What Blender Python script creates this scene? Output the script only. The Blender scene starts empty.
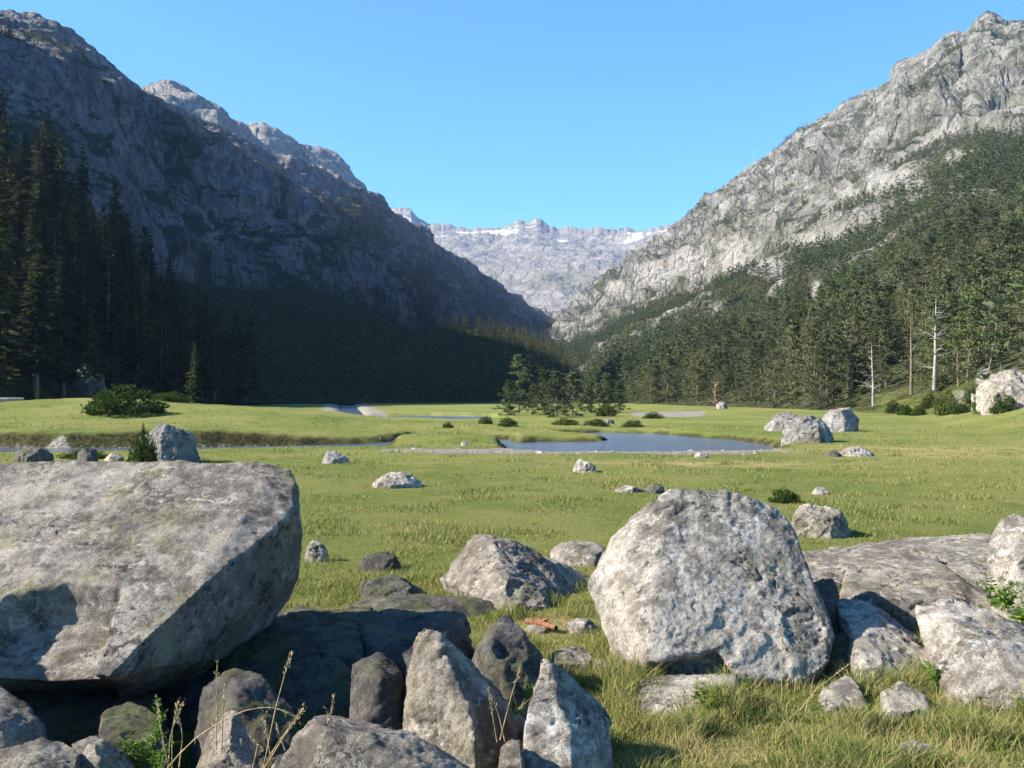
import bpy, bmesh, math, random
import numpy as np
from mathutils import Vector, Matrix

# ------------------------------------------------------------------ camera, sky, sun, exposure
S = bpy.context.scene
col = S.collection
F, HOR, CH = 1000.0, 395.0, 2.6            # focal length in pixels, horizon row, eye height
cam_d = bpy.data.cameras.new("camera"); cam = bpy.data.objects.new("camera", cam_d); col.objects.link(cam)
cam.location = (0, 0, CH); cam.rotation_euler = (math.radians(90), 0, 0)
cam_d.sensor_width = 36.0; cam_d.lens = 36.0 * F / 1024.0
cam_d.shift_y = (HOR - 384.0) / 1024.0
cam_d.clip_start = 0.1; cam_d.clip_end = 40000
S.camera = cam
SUN_EL, SUN_AZ = 34.5, -101.0               # azimuth clockwise from +Y
W = bpy.data.worlds.new("World"); S.world = W; W.use_nodes = True
wn = W.node_tree; wn.nodes.clear()
sky = wn.nodes.new("ShaderNodeTexSky"); sky.sky_type = 'NISHITA'; sky.sun_disc = False
sky.sun_elevation = math.radians(SUN_EL); sky.sun_rotation = math.radians(SUN_AZ)
sky.altitude = 1500; sky.air_density = 1.0; sky.dust_density = 0.0; sky.ozone_density = 8.0
bg = wn.nodes.new("ShaderNodeBackground"); bg.inputs[1].default_value = 0.096
wo = wn.nodes.new("ShaderNodeOutputWorld")
tint = wn.nodes.new("ShaderNodeMix"); tint.data_type = 'RGBA'; tint.blend_type = 'MULTIPLY'; tint.inputs[0].default_value = 1
tint.inputs[7].default_value = (0.74, 1.05, 1.0, 1)      # the camera's cool white balance
wn.links.new(sky.outputs[0], tint.inputs[6]); wn.links.new(tint.outputs[2], bg.inputs[0]); wn.links.new(bg.outputs[0], wo.inputs[0])
sl = bpy.data.lights.new("sun", 'SUN'); sl.energy = 5.0; sl.angle = math.radians(0.53); sl.color = (1.0, 0.91, 0.77)
so = bpy.data.objects.new("sun", sl); col.objects.link(so)
sd = Vector((math.sin(math.radians(SUN_AZ)) * math.cos(math.radians(SUN_EL)),
             math.cos(math.radians(SUN_AZ)) * math.cos(math.radians(SUN_EL)), math.sin(math.radians(SUN_EL))))
so.rotation_euler = sd.to_track_quat('Z', 'Y').to_euler()
so.location = sd * 300
vs = S.view_settings; vs.view_transform = 'Standard'; vs.look = 'None'; vs.exposure = 1.68; vs.gamma = 1.0
vs.use_curve_mapping = False
S.cycles.max_bounces = 5; S.cycles.diffuse_bounces = 3; S.cycles.glossy_bounces = 2
S.cycles.transmission_bounces = 3; S.cycles.volume_bounces = 0; S.cycles.transparent_max_bounces = 6
S.cycles.use_denoising = True; S.cycles.sample_clamp_indirect = 6
HAZE = 5.2e-5

rng = np.random.default_rng(7)
random.seed(7)

# ------------------------------------------------------------------ noise and small maths
_g = np.random.default_rng(3).normal(size=(256, 3)); _g /= np.linalg.norm(_g, axis=1)[:, None]
_pm = np.random.default_rng(4).permutation(256)
def noise3(p):
    p = np.asarray(p, float); i = np.floor(p).astype(np.int64); f = p - i
    u = f * f * f * (f * (f * 6 - 15) + 10); out = 0
    for dx in (0, 1):
        for dy in (0, 1):
            for dz in (0, 1):
                h = _pm[(_pm[(_pm[(i[:, 0] + dx) & 255] + i[:, 1] + dy) & 255] + i[:, 2] + dz) & 255]
                g = _g[h]
                d = g[:, 0] * (f[:, 0] - dx) + g[:, 1] * (f[:, 1] - dy) + g[:, 2] * (f[:, 2] - dz)
                w = (u[:, 0] if dx else 1 - u[:, 0]) * (u[:, 1] if dy else 1 - u[:, 1]) * (u[:, 2] if dz else 1 - u[:, 2])
                out = out + w * d
    return out * 1.6
def fbm(p, oct=4, gain=0.5, lac=2.03):
    a, s, t = 1.0, 0.0, 0.0
    p = np.asarray(p, float)
    for k in range(oct):
        s = s + a * noise3(p + 17.3 * k); t += a; a *= gain; p = p * lac
    return s / t
def ridged(p, oct=4, gain=0.55, lac=2.07):
    a, s, t = 1.0, 0.0, 0.0
    p = np.asarray(p, float)
    for k in range(oct):
        s = s + a * (1 - np.abs(noise3(p + 31.7 * k)) * 2); t += a; a *= gain; p = p * lac
    return s / t
def sstep(a, b, x):
    t = np.clip((x - a) / (b - a), 0, 1); return t * t * (3 - 2 * t)
def P(u, v, d):
    return ((u - 512.0) / F * d, d, CH + (HOR - v) / F * d)
def on_plane(u, v, z=0.0):
    d = (CH - z) * F / (v - HOR); return ((u - 512.0) / F * d, d)
def to_px(p):
    return 512 + F * p[:, 0] / p[:, 1], HOR - F * (p[:, 2] - CH) / p[:, 1]
def sdf_poly(x, y, poly):
    """signed distance, positive inside"""
    q = np.array(poly); n = len(q); best = np.full(x.shape, 1e18); ins = np.zeros(x.shape, bool)
    for k in range(n):
        a, b = q[k], q[(k + 1) % n]; e = b - a
        t = np.clip(((x - a[0]) * e[0] + (y - a[1]) * e[1]) / (e @ e + 1e-12), 0, 1)
        dd = (x - a[0] - t * e[0]) ** 2 + (y - a[1] - t * e[1]) ** 2
        best = np.minimum(best, dd)
        c = ((a[1] > y) != (b[1] > y)) & (x < (b[0] - a[0]) * (y - a[1]) / (b[1] - a[1] + 1e-15) + a[0])
        ins ^= c
    d = np.sqrt(best); return np.where(ins, d, -d)

# ------------------------------------------------------------------ object helpers
def mesh_np(name, V, Fq, mat=None, smooth=False, attrs=None):
    me = bpy.data.meshes.new(name)
    V = np.asarray(V, np.float32); Fq = np.asarray(Fq, np.int32); k = Fq.shape[1]
    me.vertices.add(len(V)); me.vertices.foreach_set("co", V.ravel())
    me.loops.add(Fq.size); me.loops.foreach_set("vertex_index", Fq.ravel())
    me.polygons.add(len(Fq)); me.polygons.foreach_set("loop_start", np.arange(0, Fq.size, k, dtype=np.int32))
    me.polygons.foreach_set("use_smooth", np.full(len(Fq), bool(smooth)))
    me.update(calc_edges=True)
    for an, av in (attrs or {}).items():
        a = me.attributes.new(an, 'FLOAT', 'POINT'); a.data.foreach_set("value", np.asarray(av, np.float32).ravel())
    if mat: me.materials.append(mat)
    return me
def link(name, me, parent=None, loc=(0, 0, 0), rot=(0, 0, 0), scale=(1, 1, 1)):
    o = bpy.data.objects.new(name, me); col.objects.link(o)
    o.location = loc; o.rotation_euler = rot; o.scale = scale
    if parent: o.parent = parent
    return o
def tag(o, label=None, cat=None, group=None, kind=None):
    if label: o["label"] = label
    if cat: o["category"] = cat
    if group: o["group"] = group
    if kind: o["kind"] = kind
    return o

# ------------------------------------------------------------------ materials
class NT:
    def __init__(self, name):
        self.m = bpy.data.materials.new(name); self.m.use_nodes = True
        self.t = self.m.node_tree; self.t.nodes.clear()
        self.out = self.n("ShaderNodeOutputMaterial")
    def n(self, ty, **kw):
        nd = self.t.nodes.new(ty)
        for k, v in kw.items(): setattr(nd, k, v)
        return nd
    def l(self, a, b): self.t.links.new(a, b)
    def setin(self, sock, v):
        if hasattr(v, "is_output") or isinstance(v, bpy.types.NodeSocket): self.l(v, sock)
        elif v is not None:
            if sock.type == 'RGBA' and len(v) == 3: v = (*v, 1)
            sock.default_value = v
    def noise(self, vec, scale, detail=4, rough=0.55, dist=0.0):
        nd = self.n("ShaderNodeTexNoise"); nd.inputs["Scale"].default_value = scale
        nd.inputs["Detail"].default_value = detail; nd.inputs["Roughness"].default_value = rough
        nd.inputs["Distortion"].default_value = dist
        if vec is not None: self.l(vec, nd.inputs["Vector"])
        return nd.outputs["Fac"]
    def voro(self, vec, scale, feature='F1'):
        nd = self.n("ShaderNodeTexVoronoi", feature=feature); nd.inputs["Scale"].default_value = scale
        self.l(vec, nd.inputs["Vector"]); return nd.outputs["Distance"]
    def ramp(self, fac, a, b):
        nd = self.n("ShaderNodeMapRange", interpolation_type='SMOOTHSTEP')
        nd.inputs["From Min"].default_value = a; nd.inputs["From Max"].default_value = b
        self.l(fac, nd.inputs["Value"]); return nd.outputs["Result"]
    def mix(self, fac, a, b):
        nd = self.n("ShaderNodeMix", data_type='RGBA')
        self.setin(nd.inputs[0], fac); self.setin(nd.inputs[6], a); self.setin(nd.inputs[7], b)
        return nd.outputs[2]
    def math(self, op, a, b=None):
        nd = self.n("ShaderNodeMath", operation=op)
        self.setin(nd.inputs[0], a)
        if b is not None: self.setin(nd.inputs[1], b)
        return nd.outputs[0]
    def attr(self, name):
        nd = self.n("ShaderNodeAttribute"); nd.attribute_name = name; return nd.outputs["Fac"]
    def pos(self): return self.n("ShaderNodeNewGeometry").outputs["Position"]
    def bump(self, h, strength, dist, prev=None):
        nd = self.n("ShaderNodeBump"); nd.inputs["Strength"].default_value = strength
        nd.inputs["Distance"].default_value = dist; self.l(h, nd.inputs["Height"])
        if prev is not None: self.l(prev, nd.inputs["Normal"])
        return nd.outputs[0]
    def bsdf(self, color, rough=0.9, normal=None, spec=0.2):
        nd = self.n("ShaderNodeBsdfPrincipled"); self.setin(nd.inputs["Base Color"], color)
        self.setin(nd.inputs["Roughness"], rough); nd.inputs["Specular IOR Level"].default_value = spec
        if normal is not None: self.l(normal, nd.inputs["Normal"])
        self.l(nd.outputs[0], self.out.inputs[0]); return nd

def rock_material(name, dark=(.125, .109, .092), light=(.43, .390, .335), lichen=(.21, .20, .075), yl=.5, moss=0.0, sc=1.0):
    t = NT(name)
    tc = t.n("ShaderNodeTexCoord").outputs["Object"]; oi = t.n("ShaderNodeObjectInfo")
    off = t.n("ShaderNodeVectorMath", operation='SCALE'); t.l(oi.outputs["Location"], off.inputs[0]); off.inputs["Scale"].default_value = 3.7
    add = t.n("ShaderNodeVectorMath", operation='ADD'); t.l(tc, add.inputs[0]); t.l(off.outputs[0], add.inputs[1])
    v = add.outputs[0]
    big = t.noise(v, 1.3 * sc, 5, .65); mid = t.noise(v, 6 * sc, 6, .7, .4); fine = t.noise(v, 30 * sc, 6, .75)
    grit = t.noise(v, 90 * sc, 3, .75)
    val = t.math('ADD', t.math('MULTIPLY', big, .36), t.math('ADD', t.math('MULTIPLY', mid, .44), t.math('MULTIPLY', fine, .20)))
    c = t.mix(t.ramp(val, .42, .585), dark, light)
    c = t.mix(t.math('MULTIPLY', t.ramp(grit, .42, .62), .55), c, tuple(x * .55 for x in dark))
    c = t.mix(t.math('MULTIPLY', t.ramp(t.noise(v, .9 * sc, 5, .6), .50, .66), .55), c, (.13, .108, .092))
    # pale crusty lichen, yellow-green lichen, black crust
    ln = t.noise(v, 7.5 * sc, 7, .75, .9)
    pale = t.math('MULTIPLY', t.ramp(ln, .53, .60), t.ramp(t.noise(v, 2.3 * sc, 5, .65), .44, .60))
    c = t.mix(t.math('MULTIPLY', pale, .7), c, tuple(min(.6, x * 1.32) for x in light))
    yel = t.math('MULTIPLY', t.math('MULTIPLY', t.ramp(t.noise(v, 1.7 * sc, 5, .65), .50, .66), t.ramp(fine, .40, .58)), yl)
    c = t.mix(yel, c, lichen)
    blk = t.math('MULTIPLY', t.ramp(t.noise(v, 10 * sc, 7, .78, .5), .50, .58), t.ramp(t.noise(v, 1.9 * sc, 5, .6), .46, .62))
    c = t.mix(t.math('MULTIPLY', blk, .9), c, (.035, .033, .033))
    if moss > 0:
        nz = t.n("ShaderNodeSeparateXYZ"); t.l(t.n("ShaderNodeNewGeometry").outputs["Normal"], nz.inputs[0])
        mo = t.math('MULTIPLY', t.ramp(nz.outputs[2], .3, .8), t.ramp(t.noise(v, 3 * sc, 5), .45, .6))
        c = t.mix(t.math('MULTIPLY', mo, moss), c, (.10, .11, .03))
    h = t.math('ADD', t.math('MULTIPLY', mid, .6), t.math('MULTIPLY', fine, .45))
    n1 = t.bump(h, 1.0, .075 / sc)
    n2 = t.bump(grit, .7, .016 / sc, n1)
    t.bsdf(c, .92, n2, .15)
    return t.m

def leaf_material(name, a, b, transl=.25, scale=2.0, patch=None):
    t = NT(name)
    oi = t.n("ShaderNodeObjectInfo").outputs["Random"]
    c = t.mix(t.ramp(t.noise(t.pos(), scale, 3), .3, .7), a, b)
    if patch: c = t.mix(t.math('MULTIPLY', t.ramp(t.noise(t.pos(), .035, 4, .6), .52, .68), .75), c, patch)
    hsv = t.n("ShaderNodeHueSaturation"); t.l(c, hsv.inputs["Color"])
    t.l(t.math('ADD', t.math('MULTIPLY', oi, .6), .7), hsv.inputs["Value"])
    t.l(t.math('ADD', t.math('MULTIPLY', oi, -.05), .52), hsv.inputs["Hue"])
    d = t.n("ShaderNodeBsdfDiffuse"); t.l(hsv.outputs[0], d.inputs[0])
    tr = t.n("ShaderNodeBsdfTranslucent"); t.l(hsv.outputs[0], tr.inputs[0])
    mx = t.n("ShaderNodeMixShader"); mx.inputs[0].default_value = transl
    t.l(d.outputs[0], mx.inputs[1]); t.l(tr.outputs[0], mx.inputs[2]); t.l(mx.outputs[0], t.out.inputs[0])
    return t.m

def bark_material(name, a, b, sc=3.0):
    t = NT(name); tc = t.n("ShaderNodeTexCoord").outputs["Object"]
    mp = t.n("ShaderNodeMapping"); mp.inputs["Scale"].default_value = (1, 1, .25); t.l(tc, mp.inputs[0])
    n = t.noise(mp.outputs[0], sc, 5, .7)
    t.bsdf(t.mix(t.ramp(n, .35, .65), a, b), .95, t.bump(n, .8, .05)); return t.m

def meadow_colour(t):
    p = t.pos()
    a = t.noise(p, .09, 5, .6); b = t.noise(p, .7, 5, .65); c3 = t.noise(p, 5, 4, .7)
    c = t.mix(t.ramp(a, .38, .62), (.148, .186, .048), (.235, .242, .078))
    c = t.mix(t.ramp(b, .50, .74), c, (.255, .235, .095))
    c = t.mix(t.math('MULTIPLY', t.ramp(b, .45, .28), .75), c, (.090, .130, .024))
    c = t.mix(t.math('MULTIPLY', t.ramp(c3, .5, .7), .45), c, (.27, .25, .10)); c = t.mix(t.math('MULTIPLY', t.ramp(t.noise(p, .25, 5, .7), .56, .68), .5), c, (.085, .12, .03))
    return c, b, c3

M = {}
M['rock'] = rock_material("granite")
M['rock_pale'] = rock_material("pale granite", (.165, .147, .128), (.56, .513, .452), yl=.35)
M['rock_slab'] = rock_material("lichen crusted granite", (.125, .111, .100), (.40, .362, .315), (.24, .23, .085), yl=.7)
M['rock_dark'] = rock_material("dark mossy and shaded granite", (.055, .05, .05), (.16, .15, .14), yl=.5, moss=.5)  # dark tone also paints in the shade on rocks under slab and firs
M['rock_far'] = rock_material("weathered boulder granite", (.15, .14, .133), (.41, .39, .37), yl=.3, sc=.4)
M['gravel'] = rock_material("river stone", (.25, .24, .23), (.50, .48, .45), yl=.1, sc=2)
M['fir'] = leaf_material("fir needles", (.028, .037, .013), (.078, .086, .029), .25, .25)
M['pine'] = leaf_material("pine needles", (.060, .078, .040), (.125, .140, .072), .25, .25, (.11, .15, .055))
M['bush'] = leaf_material("juniper leaves", (.035, .055, .015), (.075, .105, .028), .25, 3)
M['fern'] = leaf_material("fresh green leaves", (.07, .14, .02), (.13, .21, .04), .35, 10)
M['bark_fir'] = bark_material("fir bark", (.07, .06, .05), (.17, .15, .13))
M['bark_pine'] = bark_material("pine bark", (.09, .072, .06), (.21, .155, .12))
M['dead'] = bark_material("bleached dead wood", (.17, .158, .145), (.38, .355, .325))
M['dead_brown'] = bark_material("brown dead wood", (.14, .08, .05), (.32, .2, .13))
M['rot'] = bark_material("red rotten wood", (.10, .045, .025), (.24, .12, .07), 12)
M['straw'] = bark_material("dry straw", (.30, .22, .11), (.50, .40, .22), 30)

# meadow ground
t = NT("meadow"); c, nb, nc = meadow_colour(t)
fine = t.noise(t.pos(), 24, 4, .75)
c = t.mix(t.math('MULTIPLY', t.ramp(fine, .42, .62), .5), c, (.06, .085, .015))
c = t.mix(t.attr("soil"), c, t.mix(t.ramp(nc, .4, .6), (.024, .022, .010), (.075, .066, .030)))
gv = t.mix(t.ramp(t.noise(t.pos(), 7, 4, .7, .6), .42, .58), (.13, .122, .105), (.36, .335, .295))
c = t.mix(t.ramp(t.math('ADD', t.attr("gravel"), t.math('MULTIPLY', t.math('SUBTRACT', nc, .5), .8)), .35, .6), c, gv)
c = t.mix(t.math('MULTIPLY', t.attr("dry"), t.ramp(nb, .3, .6)), c, (.36, .29, .13))
t.bsdf(c, 1.0, t.bump(t.math('ADD', fine, t.math('MULTIPLY', nc, .8)), 1.0, .12), .05)
M['meadow'] = t.m
# grass blades
t = NT("grass blades"); c, nb, nc = meadow_colour(t)
r = t.attr("tint"); c = t.mix(t.ramp(r, .56, .96), c, (.37, .31, .14)); c = t.mix(t.ramp(r, .38, .05), c, (.065, .125, .018))
d = t.n("ShaderNodeBsdfDiffuse"); t.l(c, d.inputs[0]); tr = t.n("ShaderNodeBsdfTranslucent"); t.l(c, tr.inputs[0])
mx = t.n("ShaderNodeMixShader"); mx.inputs[0].default_value = .4
t.l(d.outputs[0], mx.inputs[1]); t.l(tr.outputs[0], mx.inputs[2]); t.l(mx.outputs[0], t.out.inputs[0]); M['grass'] = t.m
# water
t = NT("stream water"); p = t.pos()
mp = t.n("ShaderNodeMapping"); mp.inputs["Scale"].default_value = (.5, 1.2, 1); t.l(p, mp.inputs[0])
w1 = t.noise(mp.outputs[0], 2.2, 4, .6); w2 = t.noise(mp.outputs[0], 9, 3, .6)
t.bsdf(t.mix(t.ramp(w1, .3, .7), (.05, .062, .09), (.085, .095, .13)), .15,
       t.bump(t.math('ADD', w1, t.math('MULTIPLY', w2, .4)), .55, .12), .5); M['water'] = t.m

def mountain_material(name, rock_a, rock_b, green_a, green_b, s, bump_d, snow=False):
    t = NT(name); p = t.pos()
    mp = t.n("ShaderNodeMapping"); mp.inputs["Scale"].default_value = (1, 1, .45); t.l(p, mp.inputs[0]); v = mp.outputs[0]
    a = t.noise(v, .02 * s, 6, .65, .4); b = t.noise(v, .11 * s, 6, .7, .3); f = t.noise(p, .45 * s, 5, .7)
    c = t.mix(t.ramp(b, .34, .64), rock_a, rock_b)
    c = t.mix(t.math('MULTIPLY', t.ramp(a, .5, .68), .6), c, tuple(x * .62 for x in rock_a))
    c = t.mix(t.math('MULTIPLY', t.ramp(f, .55, .7), .55), c, tuple(x * .45 for x in rock_a))
    g = t.mix(t.ramp(f, .35, .65), green_a, green_b)
    vg = t.math('ADD', t.attr("veg"), t.math('ADD', t.math('MULTIPLY', t.math('SUBTRACT', b, .5), 1.7), t.math('MULTIPLY', t.math('SUBTRACT', f, .5), .9)))
    c = t.mix(t.ramp(vg, .38, .58), c, g)
    if snow:
        c = t.mix(t.ramp(t.math('ADD', t.attr("snow"), t.math('MULTIPLY', t.math('SUBTRACT', b, .5), 1.2)), .38, .66), c, (.66, .655, .66))
    vo = t.n("ShaderNodeTexVoronoi", feature='DISTANCE_TO_EDGE'); vo.inputs["Scale"].default_value = .045 * s
    wv = t.n("ShaderNodeVectorMath", operation='ADD'); nz = t.n("ShaderNodeTexNoise"); nz.inputs["Scale"].default_value = .03 * s; nz.inputs["Detail"].default_value = 4
    t.l(v, nz.inputs["Vector"]); ws = t.n("ShaderNodeVectorMath", operation='SCALE'); ws.inputs["Scale"].default_value = 34 / s
    t.l(nz.outputs["Color"], ws.inputs[0]); t.l(v, wv.inputs[0]); t.l(ws.outputs[0], wv.inputs[1]); t.l(wv.outputs[0], vo.inputs["Vector"])
    crack = t.ramp(vo.outputs["Distance"], .0, .11)
    c = t.mix(t.math('MULTIPLY', t.math('SUBTRACT', 1.0, crack), .45), c, tuple(x * .4 for x in rock_a))
    c = t.mix(t.math('MULTIPLY', t.attr("cliff"), t.ramp(b, .3, .55)), c, (.40, .385, .355))
    c = t.mix(t.math('MULTIPLY', t.attr("turf"), t.ramp(f, .3, .5)), c, (.15, .165, .05))
    h = t.math('ADD', t.math('ADD', b, t.math('MULTIPLY', f, .5)), t.math('MULTIPLY', crack, .35))
    t.bsdf(c, 1.0, t.bump(h, 1.0, bump_d), .05)
    return t.m
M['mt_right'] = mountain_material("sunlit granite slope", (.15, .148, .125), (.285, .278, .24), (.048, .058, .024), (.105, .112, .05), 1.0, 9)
M['mt_left'] = mountain_material("skylight-tinted granite slope", (.132, .13, .14), (.285, .279, .29), (.026, .036, .018), (.062, .072, .032), 1.0, 9)  # bluish rock tint stands in for skylight on the shaded face
M['mt_peak'] = mountain_material("sun-painted summit granite", (.20, .185, .175), (.33, .31, .295), (.07, .075, .04), (.12, .12, .06), .8, 9)  # paler, pinkish rock paints in the sun on the tops behind
M['mt_far'] = mountain_material("far granite cirque", (.20, .182, .158), (.285, .264, .232), (.13, .132, .08), (.18, .172, .11), .35, 10, True)
t = NT("forest floor"); n = t.noise(t.pos(), .3, 5, .65)
t.bsdf(t.mix(t.ramp(n, .35, .65), (.018, .023, .009), (.045, .05, .02)), 1, None, 0); M['forest_floor'] = t.m

# ------------------------------------------------------------------ terrain: meadow with stream
WZ = -0.42
wp = lambda L, z=WZ: [on_plane(u, v, z) for u, v in L]
stream_l = wp([(-500, 462), (-100, 460), (60, 459), (200, 456.5), (380, 454), (386, 446), (425, 442.5), (508, 443), (508, 439.5),
               (420, 439), (372, 444), (200, 447), (60, 448), (-100, 446), (-500, 448)])
pool = wp([(505, 443.5), (545, 442), (606, 441.5), (612, 439.5), (570, 437), (560, 434), (600, 432.5), (650, 433.5), (690, 437), (730, 440),
           (768, 446), (784, 453), (750, 458.5), (640, 460.5), (560, 460), (515, 456)])
far_w = wp([(300, 415), (365, 416), (430, 414.8), (490, 415.5), (502, 420), (450, 421.5), (395, 419), (330, 418)], -.3)
rapid = wp([(338, 402.2), (352, 402), (358, 409), (365, 416), (345, 416), (338, 409)], -.3)
terrace = wp([(-600, 447.5), (-100, 446), (60, 447.5), (200, 446.5), (340, 444), (375, 440), (470, 434.5), (505, 430), (520, 425), (400, 423.5), (280, 414), (200, 407),
              (0, 404), (-600, 404)], -.1)
spit = wp([(372, 452), (450, 451), (505, 449), (530, 452), (640, 454.5), (760, 451), (800, 454), (740, 458), (640, 458.5), (560, 457.5), (470, 456), (372, 455.5)], -.1)
spit2 = wp([(545, 442.3), (600, 441.5), (612, 439.5), (600, 438), (545, 440)], -.1)
sand = wp([(640, 413.5), (700, 414), (690, 417.5), (640, 416.5)], 0)
bed = wp([(-100, 447), (60, 448), (120, 448), (122, 445), (60, 442), (20, 443)], -.1)
HU = on_plane(85, 423.0)
def gh(x, y):
    x = np.asarray(x, float); y = np.asarray(y, float)
    q = np.stack([x, y, np.zeros_like(x)], 1)
    z = .05 * fbm(q * .35, 3) + .14 * fbm(q * .06 + 9, 2) * sstep(10, 40, y)
    z += .05 * fbm(q * 1.6 + 4, 2) * (1 - sstep(12, 30, y))
    e = sdf_poly(x, y, terrace) + 1.1 * fbm(q * .35 + 3, 4) + .35 * fbm(q * 1.7, 2)
    z += (1 - .8 * sstep(-20, -8, x)) * .52 * sstep(0, 1, e / (.9 + 5.0 * sstep(-.12, .22, fbm(q * .11 + 2, 3)))) * (1 + .6 * fbm(q * .12, 3))
    z += 1.75 * np.exp(-((x + 39) / 17) ** 2 - ((y - 92) / 14) ** 2) * sstep(0, 6, e)
    z += .35 * np.exp(-((x + 18) / 10) ** 2 - ((y - 88) / 12) ** 2)
    z += .55 * np.exp(-((x - 32) / 13) ** 2 - ((y - 145) / 22) ** 2)
    isl = wp([(384, 449), (400, 444), (440, 440.5), (490, 442), (515, 450), (450, 450.5)])
    z += .30 * sstep(-.2, .8, sdf_poly(x, y, isl))
    for pl, dep in ((stream_l, 1.0), (pool, 1.1), (far_w, .9), (rapid, .9)):
        s = sdf_poly(x, y, pl) + .25 * fbm(q * .8 + 7, 2)
        z = z * (1 - sstep(-1.0, .8, s)) + sstep(-1.0, .8, s) * -dep
    # grassy foot of the right-hand slope
    z += .16 * np.clip((x - .34 * y - 8) , 0, 25) ** 1.15 * sstep(30, 80, y)
    return z
def gz(x, y): return float(gh(np.array([x]), np.array([y]))[0])
def axis(dense0, dense1, step, lo, hi, g):
    a = list(np.arange(dense0, dense1, step)); s = step; b = dense1
    while b < hi: a.append(b); s *= g; b += s
    a.append(hi); s = step; b = dense0; pre = []
    while b > lo: s *= g; b -= s; pre.append(max(b, lo))
    return np.array(sorted(set(pre + a)))
xs = axis(-28, 24, .17, -3000, 3000, 1.06); ys = axis(4, 100, .2, -40, 6000, 1.05)
ys = np.concatenate([ys[ys < 4], np.linspace(4, 30, 110)[:-1], np.linspace(30, 100, 320)[:-1], ys[ys >= 100]])
X, Y = np.meshgrid(xs, ys); nx, ny = len(xs), len(ys)
x_, y_ = X.ravel(), Y.ravel(); z_ = gh(x_, y_)
q_ = np.stack([x_, y_, 0 * x_], 1)
grav = sstep(-.8, .5, sdf_poly(x_, y_, spit) + 2.4 * fbm(q_ * .20 + 3, 3) - .35) + sstep(-.5, .2, sdf_poly(x_, y_, spit2)) + sstep(-2, 0, sdf_poly(x_, y_, sand)) + sstep(-.6, .3, sdf_poly(x_, y_, bed))
for pl in (pool, stream_l): grav = np.maximum(grav, sstep(-.5, .1, sdf_poly(x_, y_, pl)) * .45)
grav = np.maximum(grav, sstep(-6, 0, sdf_poly(x_, y_, rapid)))
gx = np.gradient(z_.reshape(ny, nx), xs, axis=1).ravel(); gy = np.gradient(z_.reshape(ny, nx), ys, axis=0).ravel()
soil = sstep(.42, .95, np.hypot(gx, gy)) * (y_ < 120) * (y_ > 30) * (1 - np.clip(grav, 0, 1) * .3)
dry = np.zeros_like(x_)
for (u, v, a, b) in ((930, 449, 9, 3.5), (990, 455, 7, 2.5), (700, 464, 5, 2), (540, 622, .7, .5), (380, 606, 1.2, .6), (725, 755, .5, .35), (655, 708, .4, .4), (420, 600, 1.0, .5)):
    cx, cy = on_plane(u, v); dry = np.maximum(dry, np.exp(-((x_ - cx) / a) ** 2 - ((y_ - cy) / b) ** 2))
ii = (np.arange(ny - 1)[:, None] * nx + np.arange(nx - 1)[None, :]).ravel()
quads = np.stack([ii, ii + 1, ii + nx + 1, ii + nx], 1)
g = link("meadow_ground", mesh_np("meadow_ground", np.stack([x_, y_, z_], 1), quads, M['meadow'], True, dict(gravel=grav, soil=soil, dry=dry)))
tag(g, "broad yellow-green grass meadow on the valley floor", "ground", kind='structure')
# water sheet (only shows where the bed is lower)
wx, wy = np.linspace(-150, 60, 60), np.linspace(38, 420, 90); A, B = np.meshgrid(wx, wy)
ii = (np.arange(89)[:, None] * 60 + np.arange(59)[None, :]).ravel()
o = link("stream_water", mesh_np("stream_water", np.stack([A.ravel(), B.ravel(), np.full(A.size, WZ)], 1), np.stack([ii, ii + 1, ii + 61, ii + 60], 1), M['water'], True))
tag(o, "shallow blue stream winding through the meadow and widening to a pool", "stream", kind='structure')

# ------------------------------------------------------------------ mountains
def loft(us, ridge, foot, rows, mode='angle', pw=.9, prof=.8, jag=0.0):
    r = np.array(ridge, float); f = np.array(foot, float)
    rv, rd = np.interp(us, r[:, 0], r[:, 1]), np.interp(us, r[:, 0], r[:, 2])
    fv, fd = np.interp(us, f[:, 0], f[:, 1]), np.interp(us, f[:, 0], f[:, 2])
    s = np.linspace(0, 1, rows)[:, None]
    lo = np.clip(us, -200, 1200); ker = np.exp(-((lo[:, None] - lo[None, :]) / 22.0) ** 2); ker *= np.gradient(us)[None, :]; ker /= ker.sum(1)[:, None]
    inside = (us > -120) & (us < 1130); rvs = np.where(inside, ker @ rv, rv)
    jg = jag * (fbm(np.stack([us / 9.0, us * 0, us * 0 + 5.5], 1), 3) + .8 * np.abs(noise3(np.stack([us / 23.0, us * 0, us * 0 + 9.5], 1)))) * inside
    det = (rv - rvs - jg) * s ** 7
    if mode == 'angle':
        v = fv + (rvs - fv) * s + det; d = fd * (rd / fd) ** (s ** pw); z = CH + (HOR - v) / F * d
    else:
        d = fd + (rd - fd) * s
        zf, zr = CH + (HOR - fv) / F * fd, CH + (HOR - rvs) / F * rd
        z = zf + (zr - zf) * s ** prof - det / F * rd
    x = (us - 512) / F * d
    G = np.stack([x, d + 0 * x, z], 2)
    sg = s + 0 * us[None, :]
    return G, sg
def grid_normals(G):
    a = np.gradient(G, axis=1); b = np.gradient(G, axis=0); n = np.cross(a, b)
    n /= np.linalg.norm(n, axis=2)[:, :, None] + 1e-9
    n[n[:, :, 2] < 0] *= -1
    return n
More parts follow.
